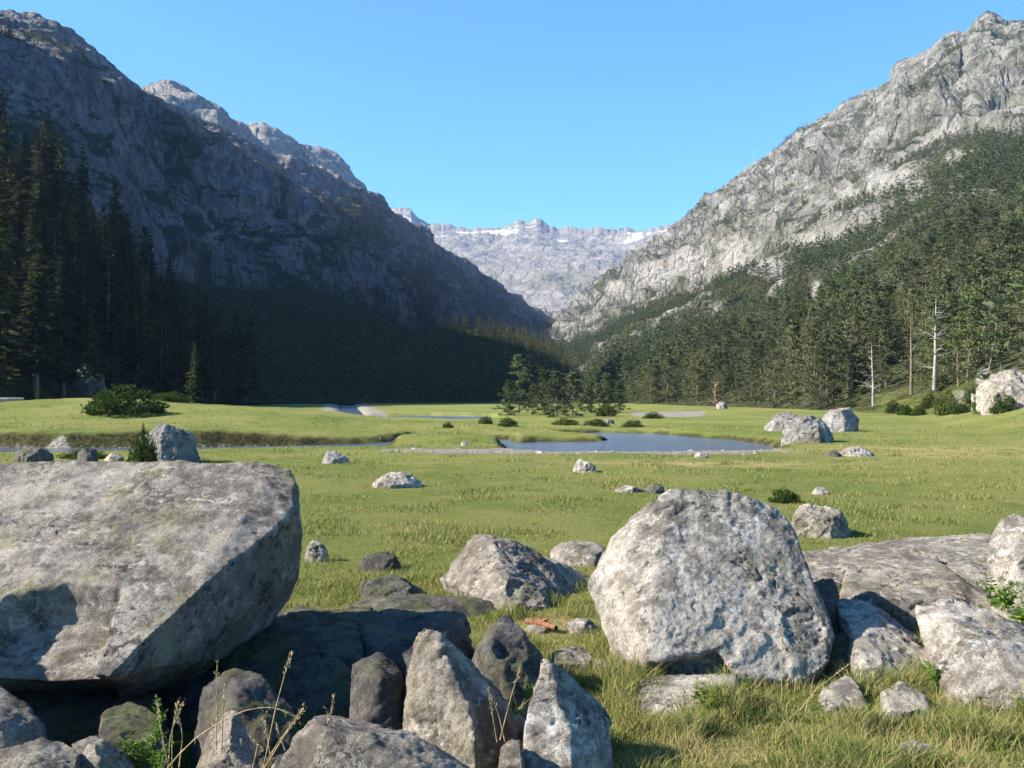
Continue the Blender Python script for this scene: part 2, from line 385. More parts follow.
def add_back(G, k=6, fac=.35):
    top = G[-1]; B = []
    for i in range(1, k + 1):
        t_ = i / k; p = top.copy(); rad = np.linalg.norm(top[:, :2], axis=1)
        p[:, :2] *= (1 + fac * t_); p[:, 2] = top[:, 2] * (1 - t_ ** 1.3) - 6 * t_
        B.append(p)
    return np.concatenate([G, np.array(B)], 0)
def grid_mesh(name, G, mat, attrs=None, smooth=True):
    r, c = G.shape[:2]
    ii = (np.arange(r - 1)[:, None] * c + np.arange(c - 1)[None, :]).ravel()
    return mesh_np(name, G.reshape(-1, 3), np.stack([ii, ii + 1, ii + c + 1, ii + c], 1), mat, smooth, attrs)
def pad_rows(a, k): return np.concatenate([a, np.repeat(a[-1:], k, 0)], 0)

def spaced(lo, hi, a, b, n_in, n_l, n_r):
    return np.concatenate([np.linspace(lo, a, n_l, endpoint=False), np.linspace(a, b, n_in, endpoint=False), np.linspace(b, hi, n_r)])

# --- right-hand mountain
ridge_r = [(535, 330, 3000), (560, 320, 2900), (580, 309, 2800), (600, 297, 2700), (625, 276, 2550), (650, 250, 2420), (680, 226, 2300), (700, 208, 2200), (735, 180, 2050),
           (770, 155, 1950), (800, 131, 1850), (850, 101, 1700), (888, 80, 1600), (897, 63, 1580), (925, 51, 1550), (943, 36, 1520), (953, 30, 1515), (966, 31, 1500),
           (978, 17, 1480), (988, 12, 1475), (1000, 17, 1460), (1008, 24, 1450), (1014, 20, 1445), (1024, 20, 1440), (1100, 10, 1350), (1400, -60, 1000), (2200, -300, 700)]
foot_r = [(535, 398.5, 1000), (560, 399.5, 800), (580, 402, 480), (610, 405, 330), (640, 406, 280), (700, 408.5, 230), (760, 410, 200), (820, 412.5, 165), (870, 415, 140),
          (930, 418, 118), (980, 424, 97), (1024, 430, 82), (1120, 445, 62), (1400, 470, 48), (2200, 520, 45)]
us = spaced(535, 2200, 540, 1060, 640, 3, 40)
G, sg = loft(us, ridge_r, foot_r, 430, 'angle', .95, jag=2.2)
r0, c0 = G.shape[:2]; n0 = grid_normals(G); p = G.reshape(-1, 3); d_ = p[:, 1]
env = sstep(0, .12, sg.ravel()) * (1 - .82 * sstep(.86, 1.0, sg.ravel()))
A = np.clip(d_ / 1000, .12, 2.2)
disp = A * (38 * (ridged(p / 330, 4) - .35) + 20 * (ridged(p * np.array([1, 1, .45]) / 85 + 5, 4) - .4) + 7 * np.tanh(7 * noise3(p / 60 + 31)) + 5.0 * fbm(p / 22, 3)) * env + A * 2.5 * fbm(p / 14 + 3, 2) * sstep(.02, .2, sg.ravel())
sm = np.array(n0); sm[:, :, 2] *= .55; sm /= np.linalg.norm(sm, axis=2)[:, :, None]
GR = (p + sm.reshape(-1, 3) * disp[:, None]).reshape(r0, c0, 3)
pu, pv = to_px(GR.reshape(-1, 3))
tree_line = np.interp(pu, [540, 590, 650, 720, 800, 880, 960, 1024, 1400], [352, 345, 325, 296, 262, 214, 178, 148, 60])
cliffs = [(655, 275, 26, 14), (690, 262, 22, 16), (735, 255, 20, 22), (760, 268, 18, 10), (775, 272, 12, 10), (880, 182, 18, 14), (905, 180, 18, 10), (900, 280, 24, 12), (815, 305, 10, 26),
          (1010, 395, 26, 26), (700, 290, 12, 8), (845, 190, 10, 10), (620, 290, 16, 10), (860, 330, 8, 10), (985, 385, 10, 16), (960, 400, 12, 10), (805, 240, 18, 8), (950, 230, 18, 8)]
cl = np.where(sg.ravel() > .2, -.05, -9.0)
for (cu, cv, ru, rv) in cliffs: cl = np.maximum(cl, 1 - ((pu - cu) / ru) ** 2 - ((pv - cv) / rv) ** 2)
cl = sstep(-.2, .4, cl + .7 * fbm(GR.reshape(-1, 3) / 30, 3) * sstep(-1.5, 0, cl))
nR = grid_normals(GR).reshape(-1, 3)
below = sstep(-48, 34, pv - tree_line + 52 * fbm(GR.reshape(-1, 3) / 110, 3) + 20 * fbm(GR.reshape(-1, 3) / 34 + 2, 2))
veg = .40 + .75 * below + .5 * fbm(GR.reshape(-1, 3) / 140 + 8, 4) + .55 * fbm(GR.reshape(-1, 3) / 38 + 18, 3) + .35 * (sstep(.45, .8, nR[:, 2]) - .5)
veg = veg * (1 - cl) - .4 * cl
veg = np.where(sg.ravel() < .16, np.maximum(veg, 1.2 * (1 - cl)), veg)
turf = sstep(.10, .03, sg.ravel() + .03 * fbm(GR.reshape(-1, 3) / 9, 3)) * sstep(820, 900, pu)
GRb = add_back(GR)
o = link("mountain_slope", grid_mesh("mountain_slope", GRb, M['mt_right'], dict(veg=pad_rows(veg.reshape(r0, c0), 6), cliff=pad_rows(cl.reshape(r0, c0), 6), turf=pad_rows(turf.reshape(r0, c0), 6)), False))
tag(o, "sunlit grey granite mountainside on the right above the pine forest", "mountain", kind='structure')

# --- left-hand mountain (in its own shade)
ridge_l = [(-3943, -490, 110), (-2664, -884, 170), (-1421, -896, 300), (-799, -610, 450), (-426, -327, 650), (-223, -120, 850), (-90, 6, 1050), (0, 12, 1150), (40, 15, 1180), (75, 36, 1210), (110, 66, 1240),  # columns left of the view are shaped to throw shade on the valley
           (140, 90, 1270), (170, 104, 1300), (220, 127, 1350), (250, 145, 1390), (300, 172, 1470), (345, 186, 1560), (370, 200, 1640), (400, 220, 1740), (440, 247, 1900),
           (500, 290, 2250), (560, 321, 2700), (585, 335, 2900)]
foot_l = [(-3943, 430, 61), (-2664, 420, 94), (-1421, 405, 180), (-799, 402, 270), (-426, 400, 403), (-223, 399, 544), (-90, 399, 540), (0, 399, 590), (100, 399, 700), (200, 399, 930), (300, 399, 1080), (400, 399, 1320),
          (500, 399, 1800), (585, 398, 2400)]
us = spaced(-3943, 585, -60, 580, 620, 130, 3)
G, sg = loft(us, ridge_l, foot_l, 360, 'world', prof=.52, jag=2.5)
r0, c0 = G.shape[:2]; n0 = grid_normals(G); p = G.reshape(-1, 3); d_ = np.linalg.norm(p[:, :2], axis=1)
env = sstep(0, .08, sg.ravel()) * (1 - .8 * sstep(.9, 1.0, sg.ravel()))
A = np.clip(d_ / 1300, .25, 1.15) * (1 - .55 * sstep(1900, 2600, d_))
disp = A * (48 * (ridged(p / 300 + 2, 4) - .35) + 15 * (ridged(p / 80 + 5, 4) - .4) + 4.5 * fbm(p / 22, 3)) * env + A * 2.5 * fbm(p / 13 + 3, 2)
sm = np.array(n0); sm[:, :, 2] *= .5; sm /= np.linalg.norm(sm, axis=2)[:, :, None]
GL = (p + sm.reshape(-1, 3) * disp[:, None]).reshape(r0, c0, 3)
nL = grid_normals(GL).reshape(-1, 3); pl_ = GL.reshape(-1, 3); pu, pv = to_px(pl_)
veg = .66 - (.40 * sstep(.55, .9, sg.ravel()) + .42 * sstep(200, 60, pu) * sstep(.12, .4, sg.ravel())) + .6 * fbm(pl_ / 130 + 4, 4) + .5 * fbm(pl_ / 36 + 14, 3) + .4 * (sstep(.45, .8, nL[:, 2]) - .5)
for (cu, cv, ru, rv) in [(230, 165, 34, 22), (260, 190, 20, 30), (300, 205, 14, 18)]:
    veg -= 1.0 * sstep(-.3, .5, 1 - ((pu - cu) / ru) ** 2 - ((pv - cv) / rv) ** 2)
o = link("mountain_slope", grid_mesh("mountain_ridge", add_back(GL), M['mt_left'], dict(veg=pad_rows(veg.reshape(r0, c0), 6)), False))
tag(o, "steep shaded mountainside on the left with crags tinted blue as by skylight", "mountain", kind='structure')

# --- two sunlit tops showing behind the left ridge, and the far cirque
def back_peak(label, ridge, vf, d0, mat, A0, seed, n=200, rows=120, fardd=.72):
    us = np.linspace(ridge[0][0], ridge[-1][0], n)
    foot = [(u, vf, d * fardd) for (u, v, d) in ridge]
    G, sg = loft(us, ridge, foot, rows, 'world', prof=.9, jag=3.2)
    n0 = grid_normals(G); p = G.reshape(-1, 3); s_ = sg.ravel()
    L = d0 * .1
    disp = A0 * (1.0 * (ridged(p / (L * 1.3) + seed, 4) - .35) + .20 * fbm(p / (L * .22) + seed, 4)) * (1 - .6 * sstep(.85, 1, s_)) * sstep(0, .1, s_)
    sm = np.array(n0); sm[:, :, 2] *= .6; sm /= np.linalg.norm(sm, axis=2)[:, :, None]
    Gd = (p + sm.reshape(-1, 3) * disp[:, None]).reshape(rows, n, 3)
    pp = Gd.reshape(-1, 3); nn = grid_normals(Gd).reshape(-1, 3)
    veg = .18 + .5 * fbm(pp / (L * .8) + 3, 4) + .25 * (sstep(.4, .8, nn[:, 2]) - .5) - .25 * sstep(.75, 1, s_)
    snow = np.zeros(len(pp))
    if mat == 'mt_far':
        hb = sstep(.74, .82, s_) * (1 - sstep(.90, .96, s_))
        snow = hb * (.0 + .72 * sstep(.0, .35, fbm(pp * np.array([1, 1, .4]) / 260 + 2, 4)))
        veg -= .4 * hb
    o = link("mountain_peak", grid_mesh("mountain_peak", add_back(Gd), M[mat], dict(veg=pad_rows(veg.reshape(rows, n), 6), snow=pad_rows(snow.reshape(rows, n), 6))))
    return tag(o, label, "mountain", kind='structure')
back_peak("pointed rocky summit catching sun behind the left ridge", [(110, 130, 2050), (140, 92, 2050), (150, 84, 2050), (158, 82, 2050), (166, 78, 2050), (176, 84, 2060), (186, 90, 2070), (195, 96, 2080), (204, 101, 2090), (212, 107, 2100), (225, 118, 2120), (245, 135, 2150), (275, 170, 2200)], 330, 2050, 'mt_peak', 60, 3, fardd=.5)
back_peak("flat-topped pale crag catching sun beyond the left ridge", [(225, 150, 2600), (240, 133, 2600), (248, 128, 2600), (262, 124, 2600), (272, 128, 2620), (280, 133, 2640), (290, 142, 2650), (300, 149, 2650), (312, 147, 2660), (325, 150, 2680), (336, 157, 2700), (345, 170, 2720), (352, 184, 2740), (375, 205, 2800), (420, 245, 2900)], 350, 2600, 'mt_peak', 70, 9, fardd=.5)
far_ridge = [(360, 235, 6000), (385, 216, 6000), (393, 209, 6000), (403, 208, 6000), (411, 209, 6000), (416, 217, 6000), (428, 223, 6000), (440, 226, 6000), (444, 224, 6000), (455, 227, 6000), (470, 231, 6000), (478, 229, 6000), (490, 231, 6000), (505, 229, 6000), (516, 223, 6000),
             (525, 224, 6000), (538, 221, 5980), (548, 228, 5970), (560, 230, 5950), (575, 229, 5930), (585, 231, 5900), (600, 229, 5900), (612, 233, 5850), (628, 230, 5850), (640, 234, 5800), (652, 231, 5800), (662, 227, 5780), (674, 226, 5750), (700, 215, 5700), (760, 200, 5600)]
rr = np.random.default_rng(5); far_j = []
fu = np.arange(360, 761, 3.0)
fv = np.interp(fu, [a[0] for a in far_ridge], [a[1] for a in far_ridge]) ;  fdd = np.interp(fu, [a[0] for a in far_ridge], [a[2] for a in far_ridge])
far_j = list(zip(fu, fv, fdd))
back_peak("distant pale cirque wall with snow patches closing the valley", far_j, 345, 6000, 'mt_far', 75, 1, 500, 260, .62)

# --- forested foothills on the left
# an unseen spur, added beyond the left edge of the view to shade the valley floor
sp_r = np.array([(-226, 190, 20), (-240, 222, 150), (-265, 300, 232), (-290, 390, 228), (-318, 470, 190), (-336, 520, 110), (-350, 560, 10)], float)
tt = np.linspace(0, 6, 90); rx, ry, rz = (np.interp(tt, range(7), sp_r[:, k]) for k in range(3))
w = np.linspace(-1, 1, 61)[:, None]
GS = np.stack([rx + w * (.46 * rz + 12), ry + 0 * w, rz * (1 - np.abs(w) ** 1.25) - 3 * np.abs(w)], 2)
p = GS.reshape(-1, 3); GS = (p + np.stack([5 * fbm(p / 40, 3), 0 * p[:, 0], 9 * fbm(p / 45 + 3, 4)], 1)).reshape(GS.shape)
o = link("forest_hill", grid_mesh("shade_spur", GS, M['forest_floor'])); tag(o, "unseen spur added left of the view to shade the valley floor", "hill", kind='structure')
us = np.linspace(-420, 260, 220)
G1, s1 = loft(us, [(-420, 235, 250), (-150, 170, 255), (-60, 162, 255), (0, 172, 255), (60, 215, 260), (110, 262, 270), (160, 312, 290), (200, 352, 310), (240, 384, 320), (260, 394, 330)],
              [(-420, 402, 120), (-150, 399, 135), (0, 398, 150), (100, 399, 185), (200, 402, 225), (260, 403, 260)], 120, 'angle', .9)
p = G1.reshape(-1, 3); G1 = (p + np.stack([0 * p[:, 0], 0 * p[:, 0], 4 * fbm(p / 40, 3) * sstep(0, .15, s1.ravel())], 1)).reshape(G1.shape)
o = link("forest_hill", grid_mesh("forest_hill", add_back(G1), M['forest_floor'])); tag(o, "steep fir covered hillside at the left edge of the meadow", "hill", kind='structure')
us = np.linspace(120, 600, 260)
G2, s2 = loft(us, [(120, 268, 760), (200, 282, 760), (240, 290, 780), (300, 287, 800), (340, 296, 800), (380, 318, 800), (410, 332, 850), (440, 330, 900), (480, 331, 930), (520, 336, 950), (560, 343, 980), (600, 372, 1000)],
              [(120, 402, 200), (200, 402.5, 235), (300, 404, 285), (400, 404, 310), (500, 404, 350), (560, 402, 470), (600, 400, 620)], 150, 'angle', .9)
p = G2.reshape(-1, 3); G2 = (p + np.stack([0 * p[:, 0], 0 * p[:, 0], 6 * fbm(p / 70 + 5, 3) * sstep(0, .2, s2.ravel())], 1)).reshape(G2.shape)
o = link("forest_hill", grid_mesh("forest_shoulder", add_back(G2), M['forest_floor'])); tag(o, "dark forested shoulder of the left mountain above the far meadow", "hill", kind='structure')
# ------------------------------------------------------------------ trees
class Geo:
    def __init__(self): self.v = []; self.f = []; self.n = 0
    def add(self, V, Fq):
        self.v.append(np.asarray(V, float)); self.f.append(np.asarray(Fq) + self.n); self.n += len(V)
    def arrays(self): return np.concatenate(self.v), np.concatenate(self.f)
def tube(G, pts, rad, sides=7):
    pts = np.asarray(pts, float); n = len(pts); V = []
    for i in range(n):
        a = pts[min(i + 1, n - 1)] - pts[max(i - 1, 0)]; a = a / (np.linalg.norm(a) + 1e-9)
        h = np.array([1, 0, 0]) if abs(a[2]) > .8 else np.array([0, 0, 1.0])
        e1 = np.cross(a, h); e1 /= np.linalg.norm(e1); e2 = np.cross(a, e1)
        for k in range(sides):
            w = 2 * math.pi * k / sides; V.append(pts[i] + rad[i] * (math.cos(w) * e1 + math.sin(w) * e2))
    Fq = [(i * sides + k, i * sides + (k + 1) % sides, (i + 1) * sides + (k + 1) % sides, (i + 1) * sides + k) for i in range(n - 1) for k in range(sides)]
    G.add(V, Fq)
def kites(c, ax, side, L, Wd, droop):
    """arrays of kite shaped sprays: c centre, ax along, side across"""
    a = c - ax * L[:, None] * .5; b = c + side * Wd[:, None] * .5; t_ = c + ax * L[:, None] * .6; e = c - side * Wd[:, None] * .5
    b[:, 2] -= droop; e[:, 2] -= droop
    n = len(c); V = np.stack([a, b, t_, e], 1).reshape(-1, 3); return V, np.arange(4 * n).reshape(n, 4)
def unit(a): return a / (np.linalg.norm(a, axis=1)[:, None] + 1e-9)
def fir(seed, H=24.0, R=3.6, base=.12, whorls=30, per=7, sprays=5, ragged=.35):
    r = np.random.default_rng(seed); C, AX, SD, L, Wd = [], [], [], [], []
    for i in range(whorls):
        t_ = base + (1 - base) * (i + r.uniform(-.3, .3)) / whorls; t_ = min(max(t_, base), .995)
        rr = R * ((1 - t_) / (1 - base)) ** .75 * (1 - .35 * math.exp(-((t_ - base) / .08))) * r.uniform(1 - ragged, 1.1) + .12
        for j in range(per if t_ < .8 else max(4, per - 2)):
            if r.uniform() < .10: continue
            ph = 2 * math.pi * (j / per) + r.uniform(-.5, .5) + i * 1.7; bl = rr * r.uniform(.55, 1.15)
            dr = -.25 - .25 * (1 - t_) + r.uniform(-.12, .12)
            if t_ > .85: dr = .4
            for k in range(sprays):
                f = (k + .6) / sprays; q = np.array([math.cos(ph) * bl * f, math.sin(ph) * bl * f, H * t_ + dr * bl * f + .12 * bl * f * f])
                C.append(q + r.normal(size=3) * .12); a = np.array([math.cos(ph), math.sin(ph), dr + r.uniform(-.2, .3)]); AX.append(a + r.normal(size=3) * .25)
                SD.append(np.array([-math.sin(ph), math.cos(ph), r.uniform(-.35, .35)])); L.append(bl / sprays * 1.9 + .25); Wd.append((.35 + .28 * bl * (1 - .45 * f)) * r.uniform(.7, 1.2))
    C, AX, SD, L, Wd = map(np.array, (C, AX, SD, L, Wd))
    V, Fq = kites(C, unit(AX), unit(SD), L, Wd, .12 * L[:, None].ravel())
    T = Geo(); tube(T, [(0, 0, -2), (0, 0, H * .3), (r.normal() * .1, r.normal() * .1, H * .65), (0, 0, H * .99)], [H * .015, H * .012, H * .007, .02], 7)
    for _ in range(14):                                    # dead stubs on the lower stem
        z = H * r.uniform(.03, base + .12); ph = r.uniform(0, 6.28); l = r.uniform(.5, 1.6)
        tube(T, [(0, 0, z), (math.cos(ph) * l, math.sin(ph) * l, z - .15 * l)], [.05, .012], 3)
    return T.arrays(), (V, Fq)
def pine(seed, H=14.0, R=2.6, base=.28, clumps=46, per=40, lean=.3, csize=.9, ks=1.0):
    r = np.random.default_rng(seed); T = Geo()
    tp = [np.array([lean * math.sin(3 * z / H + seed) * .5, lean * math.cos(2.3 * z / H + seed) * .5, z]) for z in np.linspace(-1, H * .97, 8)]
    tube(T, tp, list(np.linspace(H * .0125, .03, 8)), 7)
    C, AX, SD, L, Wd = [], [], [], [], []
    for i in range(clumps):
        t_ = base + (1 - base) * ((i + r.uniform(0, 1)) / clumps) ** .92
        prof = min(1.0, (t_ - base) / .16 + .35) * (1 - ((t_ - base) / (1 - base)) ** 1.8) + .10
        rad = R * prof * r.uniform(.08, 1.12); ph = r.uniform(0, 6.28) + i * 2.4
        ti = (t_ * H + 1) / (H * .97 + 1) * 7; k0 = min(int(ti), 6); b0 = tp[k0] + (tp[k0 + 1] - tp[k0]) * (ti - k0)
        cc = np.array([b0[0] + math.cos(ph) * rad, b0[1] + math.sin(ph) * rad, t_ * H + rad * r.uniform(-.05, .3)])
        if i % 2 == 0: tube(T, [b0 - np.array([0, 0, .12 * rad]), (b0 + cc) / 2 - np.array([0, 0, .05]), cc], [.06, .04, .015], 4)
        n = int(per * r.uniform(.6, 1.3)); sz = csize * r.uniform(.7, 1.3) * (.6 + .4 * prof)
        for _ in range(n):
            g_ = r.normal(size=3); g_ /= np.linalg.norm(g_); off = g_ * np.array([1.15, 1.15, .55]) * sz * r.uniform(.2, 1.0)
            C.append(cc + off); AX.append(g_ * np.array([1, 1, .5]) + np.array([0, 0, .45]) + r.normal(size=3) * .3); SD.append(r.normal(size=3)); L.append(r.uniform(.28, .52)); Wd.append(r.uniform(.08, .17))
    C, AX, SD, L, Wd = map(np.array, (C, AX, SD, L, Wd)); s_ = H / 14
    AX = unit(AX); SD = unit(np.cross(AX, SD))
    V, Fq = kites(C, AX, SD, L * s_ * ks, Wd * s_ * 1.35 * ks, 0)
    return T.arrays(), (V, Fq)
def tmpl(name, parts, leaf, bark):
    (tv, tf), (cv, cf) = parts
    return dict(name=name, trunk=mesh_np("trunk", tv, tf, M[bark], True), crown=mesh_np("crown", cv, cf, M[leaf]), V=(tv, tf, cv, cf), leaf=leaf, bark=bark)
FIR = [tmpl("fir_tree", fir(k, R=random.uniform(3.8, 5.0), whorls=34, per=8, ragged=.5, base=[.05, .12, .2, .04, .1][k % 5]), 'fir', 'bark_fir') for k in range(5)]
PINE = [tmpl("pine_tree", pine(20 + k, R=[3.3, 2.6, 3.9, 3.0, 3.4, 2.2, 4.2][k], base=[.03, .10, .01, .40, .05, .15, .02][k], clumps=[70, 56, 80, 40, 66, 44, 84][k], lean=[.3, 1.1, .2, .8, .5, 1.5, .3][k], csize=[.9, .8, 1.05, 1.0, .85, .75, 1.1][k], ks=1.15), 'pine', 'bark_pine') for k in range(7)]
BUSHY = [tmpl("pine_tree", pine(40 + k, R=[3.9, 3.1][k], base=[.0, .03][k], clumps=[90, 80][k], per=30, csize=1.0, ks=1.7), 'pine', 'bark_pine') for k in range(2)]
def joined(T):
    me = bpy.data.meshes.new(T['name']); tv, tf, cv, cf = T['V']
    me = mesh_np(T['name'], np.concatenate([tv, cv]), np.concatenate([tf, cf + len(tv)]))
    me.materials.append(M[T['leaf']]); me.materials.append(M[T['bark']])
    mi = np.zeros(len(tf) + len(cf), np.int32); mi[:len(tf)] = 1; me.polygons.foreach_set("material_index", mi); return me
for T in FIR + PINE: T['one'] = joined(T)
def plant(T, loc, s, label, group, cat="tree", parts=True, rz=None, wide=1.0):
    rz = random.uniform(0, 6.28) if rz is None else rz
    tilt = (random.gauss(0, .03), random.gauss(0, .03), rz)
    if parts:
        e = link(T['name'], None, None, loc, tilt, (s * wide, s * wide, s))
        link("trunk", T['trunk'], e); link("crown", T['crown'], e)
    else: e = link(T['name'], T['one'], None, loc, tilt, (s * wide, s * wide, s))
    return tag(e, label, cat, group)
# low detail templates for the uncountable far wood
LOWF = [fir(60 + k, whorls=9, per=5, sprays=2, R=3.6)[1] for k in range(4)]
LOWP = [pine(70 + k, R=3.4, base=.02, clumps=22, per=8, csize=1.15)[1] for k in range(4)]
for L_ in (LOWF,):
    for i, (V, Fq) in enumerate(L_): L_[i] = (V, Fq)
LOWP = [((V.reshape(-1, 4, 3) - V.reshape(-1, 4, 3).mean(1, keepdims=True)) * 2.5 + V.reshape(-1, 4, 3).mean(1, keepdims=True), Fq) for V, Fq in LOWP]
LOWP = [(V.reshape(-1, 3), Fq) for V, Fq in LOWP]
def mass(name, low, pts, sc, wide, mat):
    Vs, Fs, n = [], [], 0
    r = np.random.default_rng(11)
    for p_, s_, w_ in zip(pts, sc, wide):
        V, Fq = low[r.integers(len(low))]; a = r.uniform(0, 6.28); ca, sa = math.cos(a), math.sin(a)
        X_ = V @ np.array([[ca, sa, 0], [-sa, ca, 0], [0, 0, 1]]) * np.array([s_ * w_, s_ * w_, s_]) + p_
        Vs.append(X_); Fs.append(Fq + n); n += len(V)
    return mesh_np(name, np.concatenate(Vs), np.concatenate(Fs), mat)

def sample_grid(G, n, r, weight=None):
    """random points on a displaced grid, by real area"""
    a = G[1:, :-1] - G[:-1, :-1]; b = G[:-1, 1:] - G[:-1, :-1]; ar = np.linalg.norm(np.cross(a, b), axis=2)
    if weight is not None: ar = ar * weight[:-1, :-1]
    pr = (ar / ar.sum()).ravel(); idx = r.choice(len(pr), n, p=pr); R_, C_ = np.divmod(idx, ar.shape[1])
    f, g_ = r.uniform(size=(2, n, 1)); return G[R_, C_] + a[R_, C_] * f + b[R_, C_] * g_, R_, C_
def thin(p, rad):
    """drop points that stand too close to an earlier one"""
    keep, cell = [], {}
    for i, (x, y) in enumerate(p[:, :2]):
        R_ = rad[i]; k = (int(x // 8), int(y // 8)); ok = True
        for a in (-1, 0, 1):
            for b in (-1, 0, 1):
                for j in cell.get((k[0] + a, k[1] + b), ()):
                    if (p[j, 0] - x) ** 2 + (p[j, 1] - y) ** 2 < R_ * R_: ok = False
        if ok: keep.append(i); cell.setdefault(k, []).append(i)
    return np.array(keep)
r = np.random.default_rng(42)
# ---- left firs
p, R_, C_ = sample_grid(G1, 3600, r); pu, pv = to_px(p)
k = (pu > np.where(p[:, 1] < 225, -14, -120)) & (pu < 250) & (p[:, 1] > 100); p = p[k]
p = p[thin(p, np.where(to_px(p)[0] < 110, 5.0, 4.2))]; pu, pv = to_px(p)
sc = r.uniform(.5, 1.18, len(p)); sc *= np.where(pu > 150, .8, 1)
size = sc * 24 / p[:, 1]; order = np.argsort(-size * (pu > -30))
def fir_label(u, v, s):
    if u < 45: return "olive green fir on the lit left hillside near the picture's left edge"
    if u < 105: return "tall fir catching the sun in the stand left of the grey forest boulder" if v > 330 else "fir high on the left hillside under the rocky mountain"
    if u < 165: return "dark fir in the shaded middle of the left fir stand"
    return "dark fir at the right-hand end of the left fir stand"
def frame(u, v, px): return (u > -25) & (u < 1050)
ind = order[:300]
for i in ind:
    s_ = sc[i]; plant(FIR[int(r.integers(5))], p[i] - np.array([0, 0, .5]), s_, fir_label(pu[i], pv[i], s_), "firs of the left stand", parts=size[i] * 1000 > 62, wide=r.uniform(1.1, 1.45))
rest = order[300:]
fp, fs, fw = list(p[rest] - np.array([0, 0, .5])), list(sc[rest]), list(r.uniform(.8, 1.1, len(rest)))
# ---- dark shoulder and the ledges of the left mountain
p, R_, C_ = sample_grid(G2, 5200, r); p = p[thin(p, np.full(len(p), 5.5))]; s_ = r.uniform(.5, .95, len(p)) * (1 - .15 * sstep(400, 900, p[:, 1]))
fp += list(p - np.array([0, 0, .5])); fs += list(s_); fw += list(r.uniform(.8, 1.1, len(p)))
wgt = sstep(.25, .6, 1 - sg[:r0]) if False else None
vL = fbm(GL.reshape(-1, 3) / 120 + 4, 4).reshape(GL.shape[:2]); sL = np.linspace(0, 1, GL.shape[0])[:, None]
wt = np.clip(.25 + 2.2 * vL, .02, 1) * (1 - .97 * sstep(.55, .95, sL + .25 * vL)) * (1 - .9 * sstep(190, 90, to_px(GL.reshape(-1, 3))[0].reshape(GL.shape[:2])) * sstep(.15, .4, sL + .3 * vL))
p, R_, C_ = sample_grid(GL, 9000, r, wt); pu, pv = to_px(p); k = (pu > -40) & (pu < 600) & (p[:, 1] > 300); p = p[k]
s_ = r.uniform(.28, .62, len(p)); fp += list(p - np.array([0, 0, .4])); fs += list(s_); fw += list(r.uniform(.9, 1.4, len(p)))
o = link("far_forest", mass("fir_forest", LOWF, fp, fs, fw, M['fir'])); tag(o, "dense dark conifer forest on the shaded left slopes", "forest", kind='stuff')
# ---- right pine forest
bl = below.reshape(GR.shape[:2]); clg = cl.reshape(GR.shape[:2]); sR = np.linspace(0, 1, GR.shape[0])[:, None]
dens = fbm(GR.reshape(-1, 3) / 60 + 12, 3).reshape(GR.shape[:2])
wt = (np.clip(.75 + 1.3 * dens, .08, 1) * bl + .13 * (1 - bl) * np.clip(.1 + 2.6 * dens, 0, 1) * (sR < .985)) * (1 - .97 * clg) * np.where(to_px(GR.reshape(-1, 3))[0].reshape(bl.shape) < 850, sstep(.008, .02, sR), sstep(.05, .08, sR))
p, R_, C_ = sample_grid(GR, 62000, r, wt); pu, pv = to_px(p); k = (pu > 520) & (pu < 1075); p = p[k]; 
# front rows along the meadow edge need their own, denser sampling
p2, _, _ = sample_grid(GR, 3200, r, wt * (np.linalg.norm(GR[:, :, :2], axis=2) < 330)); u2, v2 = to_px(p2); p = np.concatenate([p2[(u2 > 520) & (u2 < 1075)], p])
up = np.interp(to_px(p)[0], [540, 590, 650, 720, 800, 880, 960, 1024], [352, 345, 325, 296, 262, 214, 178, 148])
hi = sstep(0, 60, up - to_px(p)[1])
p = p[thin(p, np.where(p[:, 1] < 420, np.interp(to_px(p)[0], [700, 900], [2.1, 3.2]), 2.9))]; pu, pv = to_px(p)
up = np.interp(pu, [540, 590, 650, 720, 800, 880, 960, 1024], [352, 345, 325, 296, 262, 214, 178, 148]); hi = sstep(-10, 50, up - pv)
sc = (.42 + .72 * r.uniform(0, 1, len(p)) ** 1.3) * (1 - .5 * hi) * np.interp(pu, [560, 640, 740, 830, 900, 1024], [.85, .85, .85, .95, 1.02, 1.05]); size = sc * 14 / p[:, 1]
order = np.argsort(-size * (pu < 1035))
def pine_label(u, v, px):
    if u > 985: return "pine beside the pale rock outcrop at the right edge"
    if u > 900: return "pine in the group around the bleached dead tree" if v > 330 else "pine on the wooded slope above the bleached dead tree"
    if u > 820: return "pine at the meadow edge behind the pair of far boulders" if v > 350 else "pine on the slope above the pair of far boulders"
    if u > 730: return "grey-green pine on the slope right of the brown dead trunk"
    if u > 660: return "small pine near the brown dead trunk at the meadow edge"
    return "small distant pine where the valley narrows below the right slope"
for i in order[:290]:
    plant(PINE[int(r.choice(7, p=[.2, .14, .2, .05, .19, .08, .14]))], p[i] - np.array([0, 0, .3]), sc[i], pine_label(pu[i], pv[i], size[i]), "pines of the right forest", parts=size[i] * 1000 > 45, wide=r.uniform(.85, 1.15))
rest = order[290:]
wt3 = (1 - bl) * np.clip(dens * 2.4 + .25, 0, 1) ** 1.5 * (1 - .9 * clg) * (sR < .99) * (1 - .75 * sstep(.80, .97, sR + 0 * bl) * (to_px(GR.reshape(-1, 3))[0].reshape(bl.shape) > 800))
p3, _, _ = sample_grid(GR, 9500, r, wt3); u3, v3 = to_px(p3); p3 = p3[(u3 > 540) & (u3 < 1060)]; s3 = r.uniform(.25, .62, len(p3))
o = link("far_forest", mass("pine_forest", LOWP, np.concatenate([p[rest], p3]) - np.array([0, 0, .3]), np.concatenate([sc[rest], s3]), r.uniform(.9, 1.5, len(rest) + len(p3)), M['pine']))
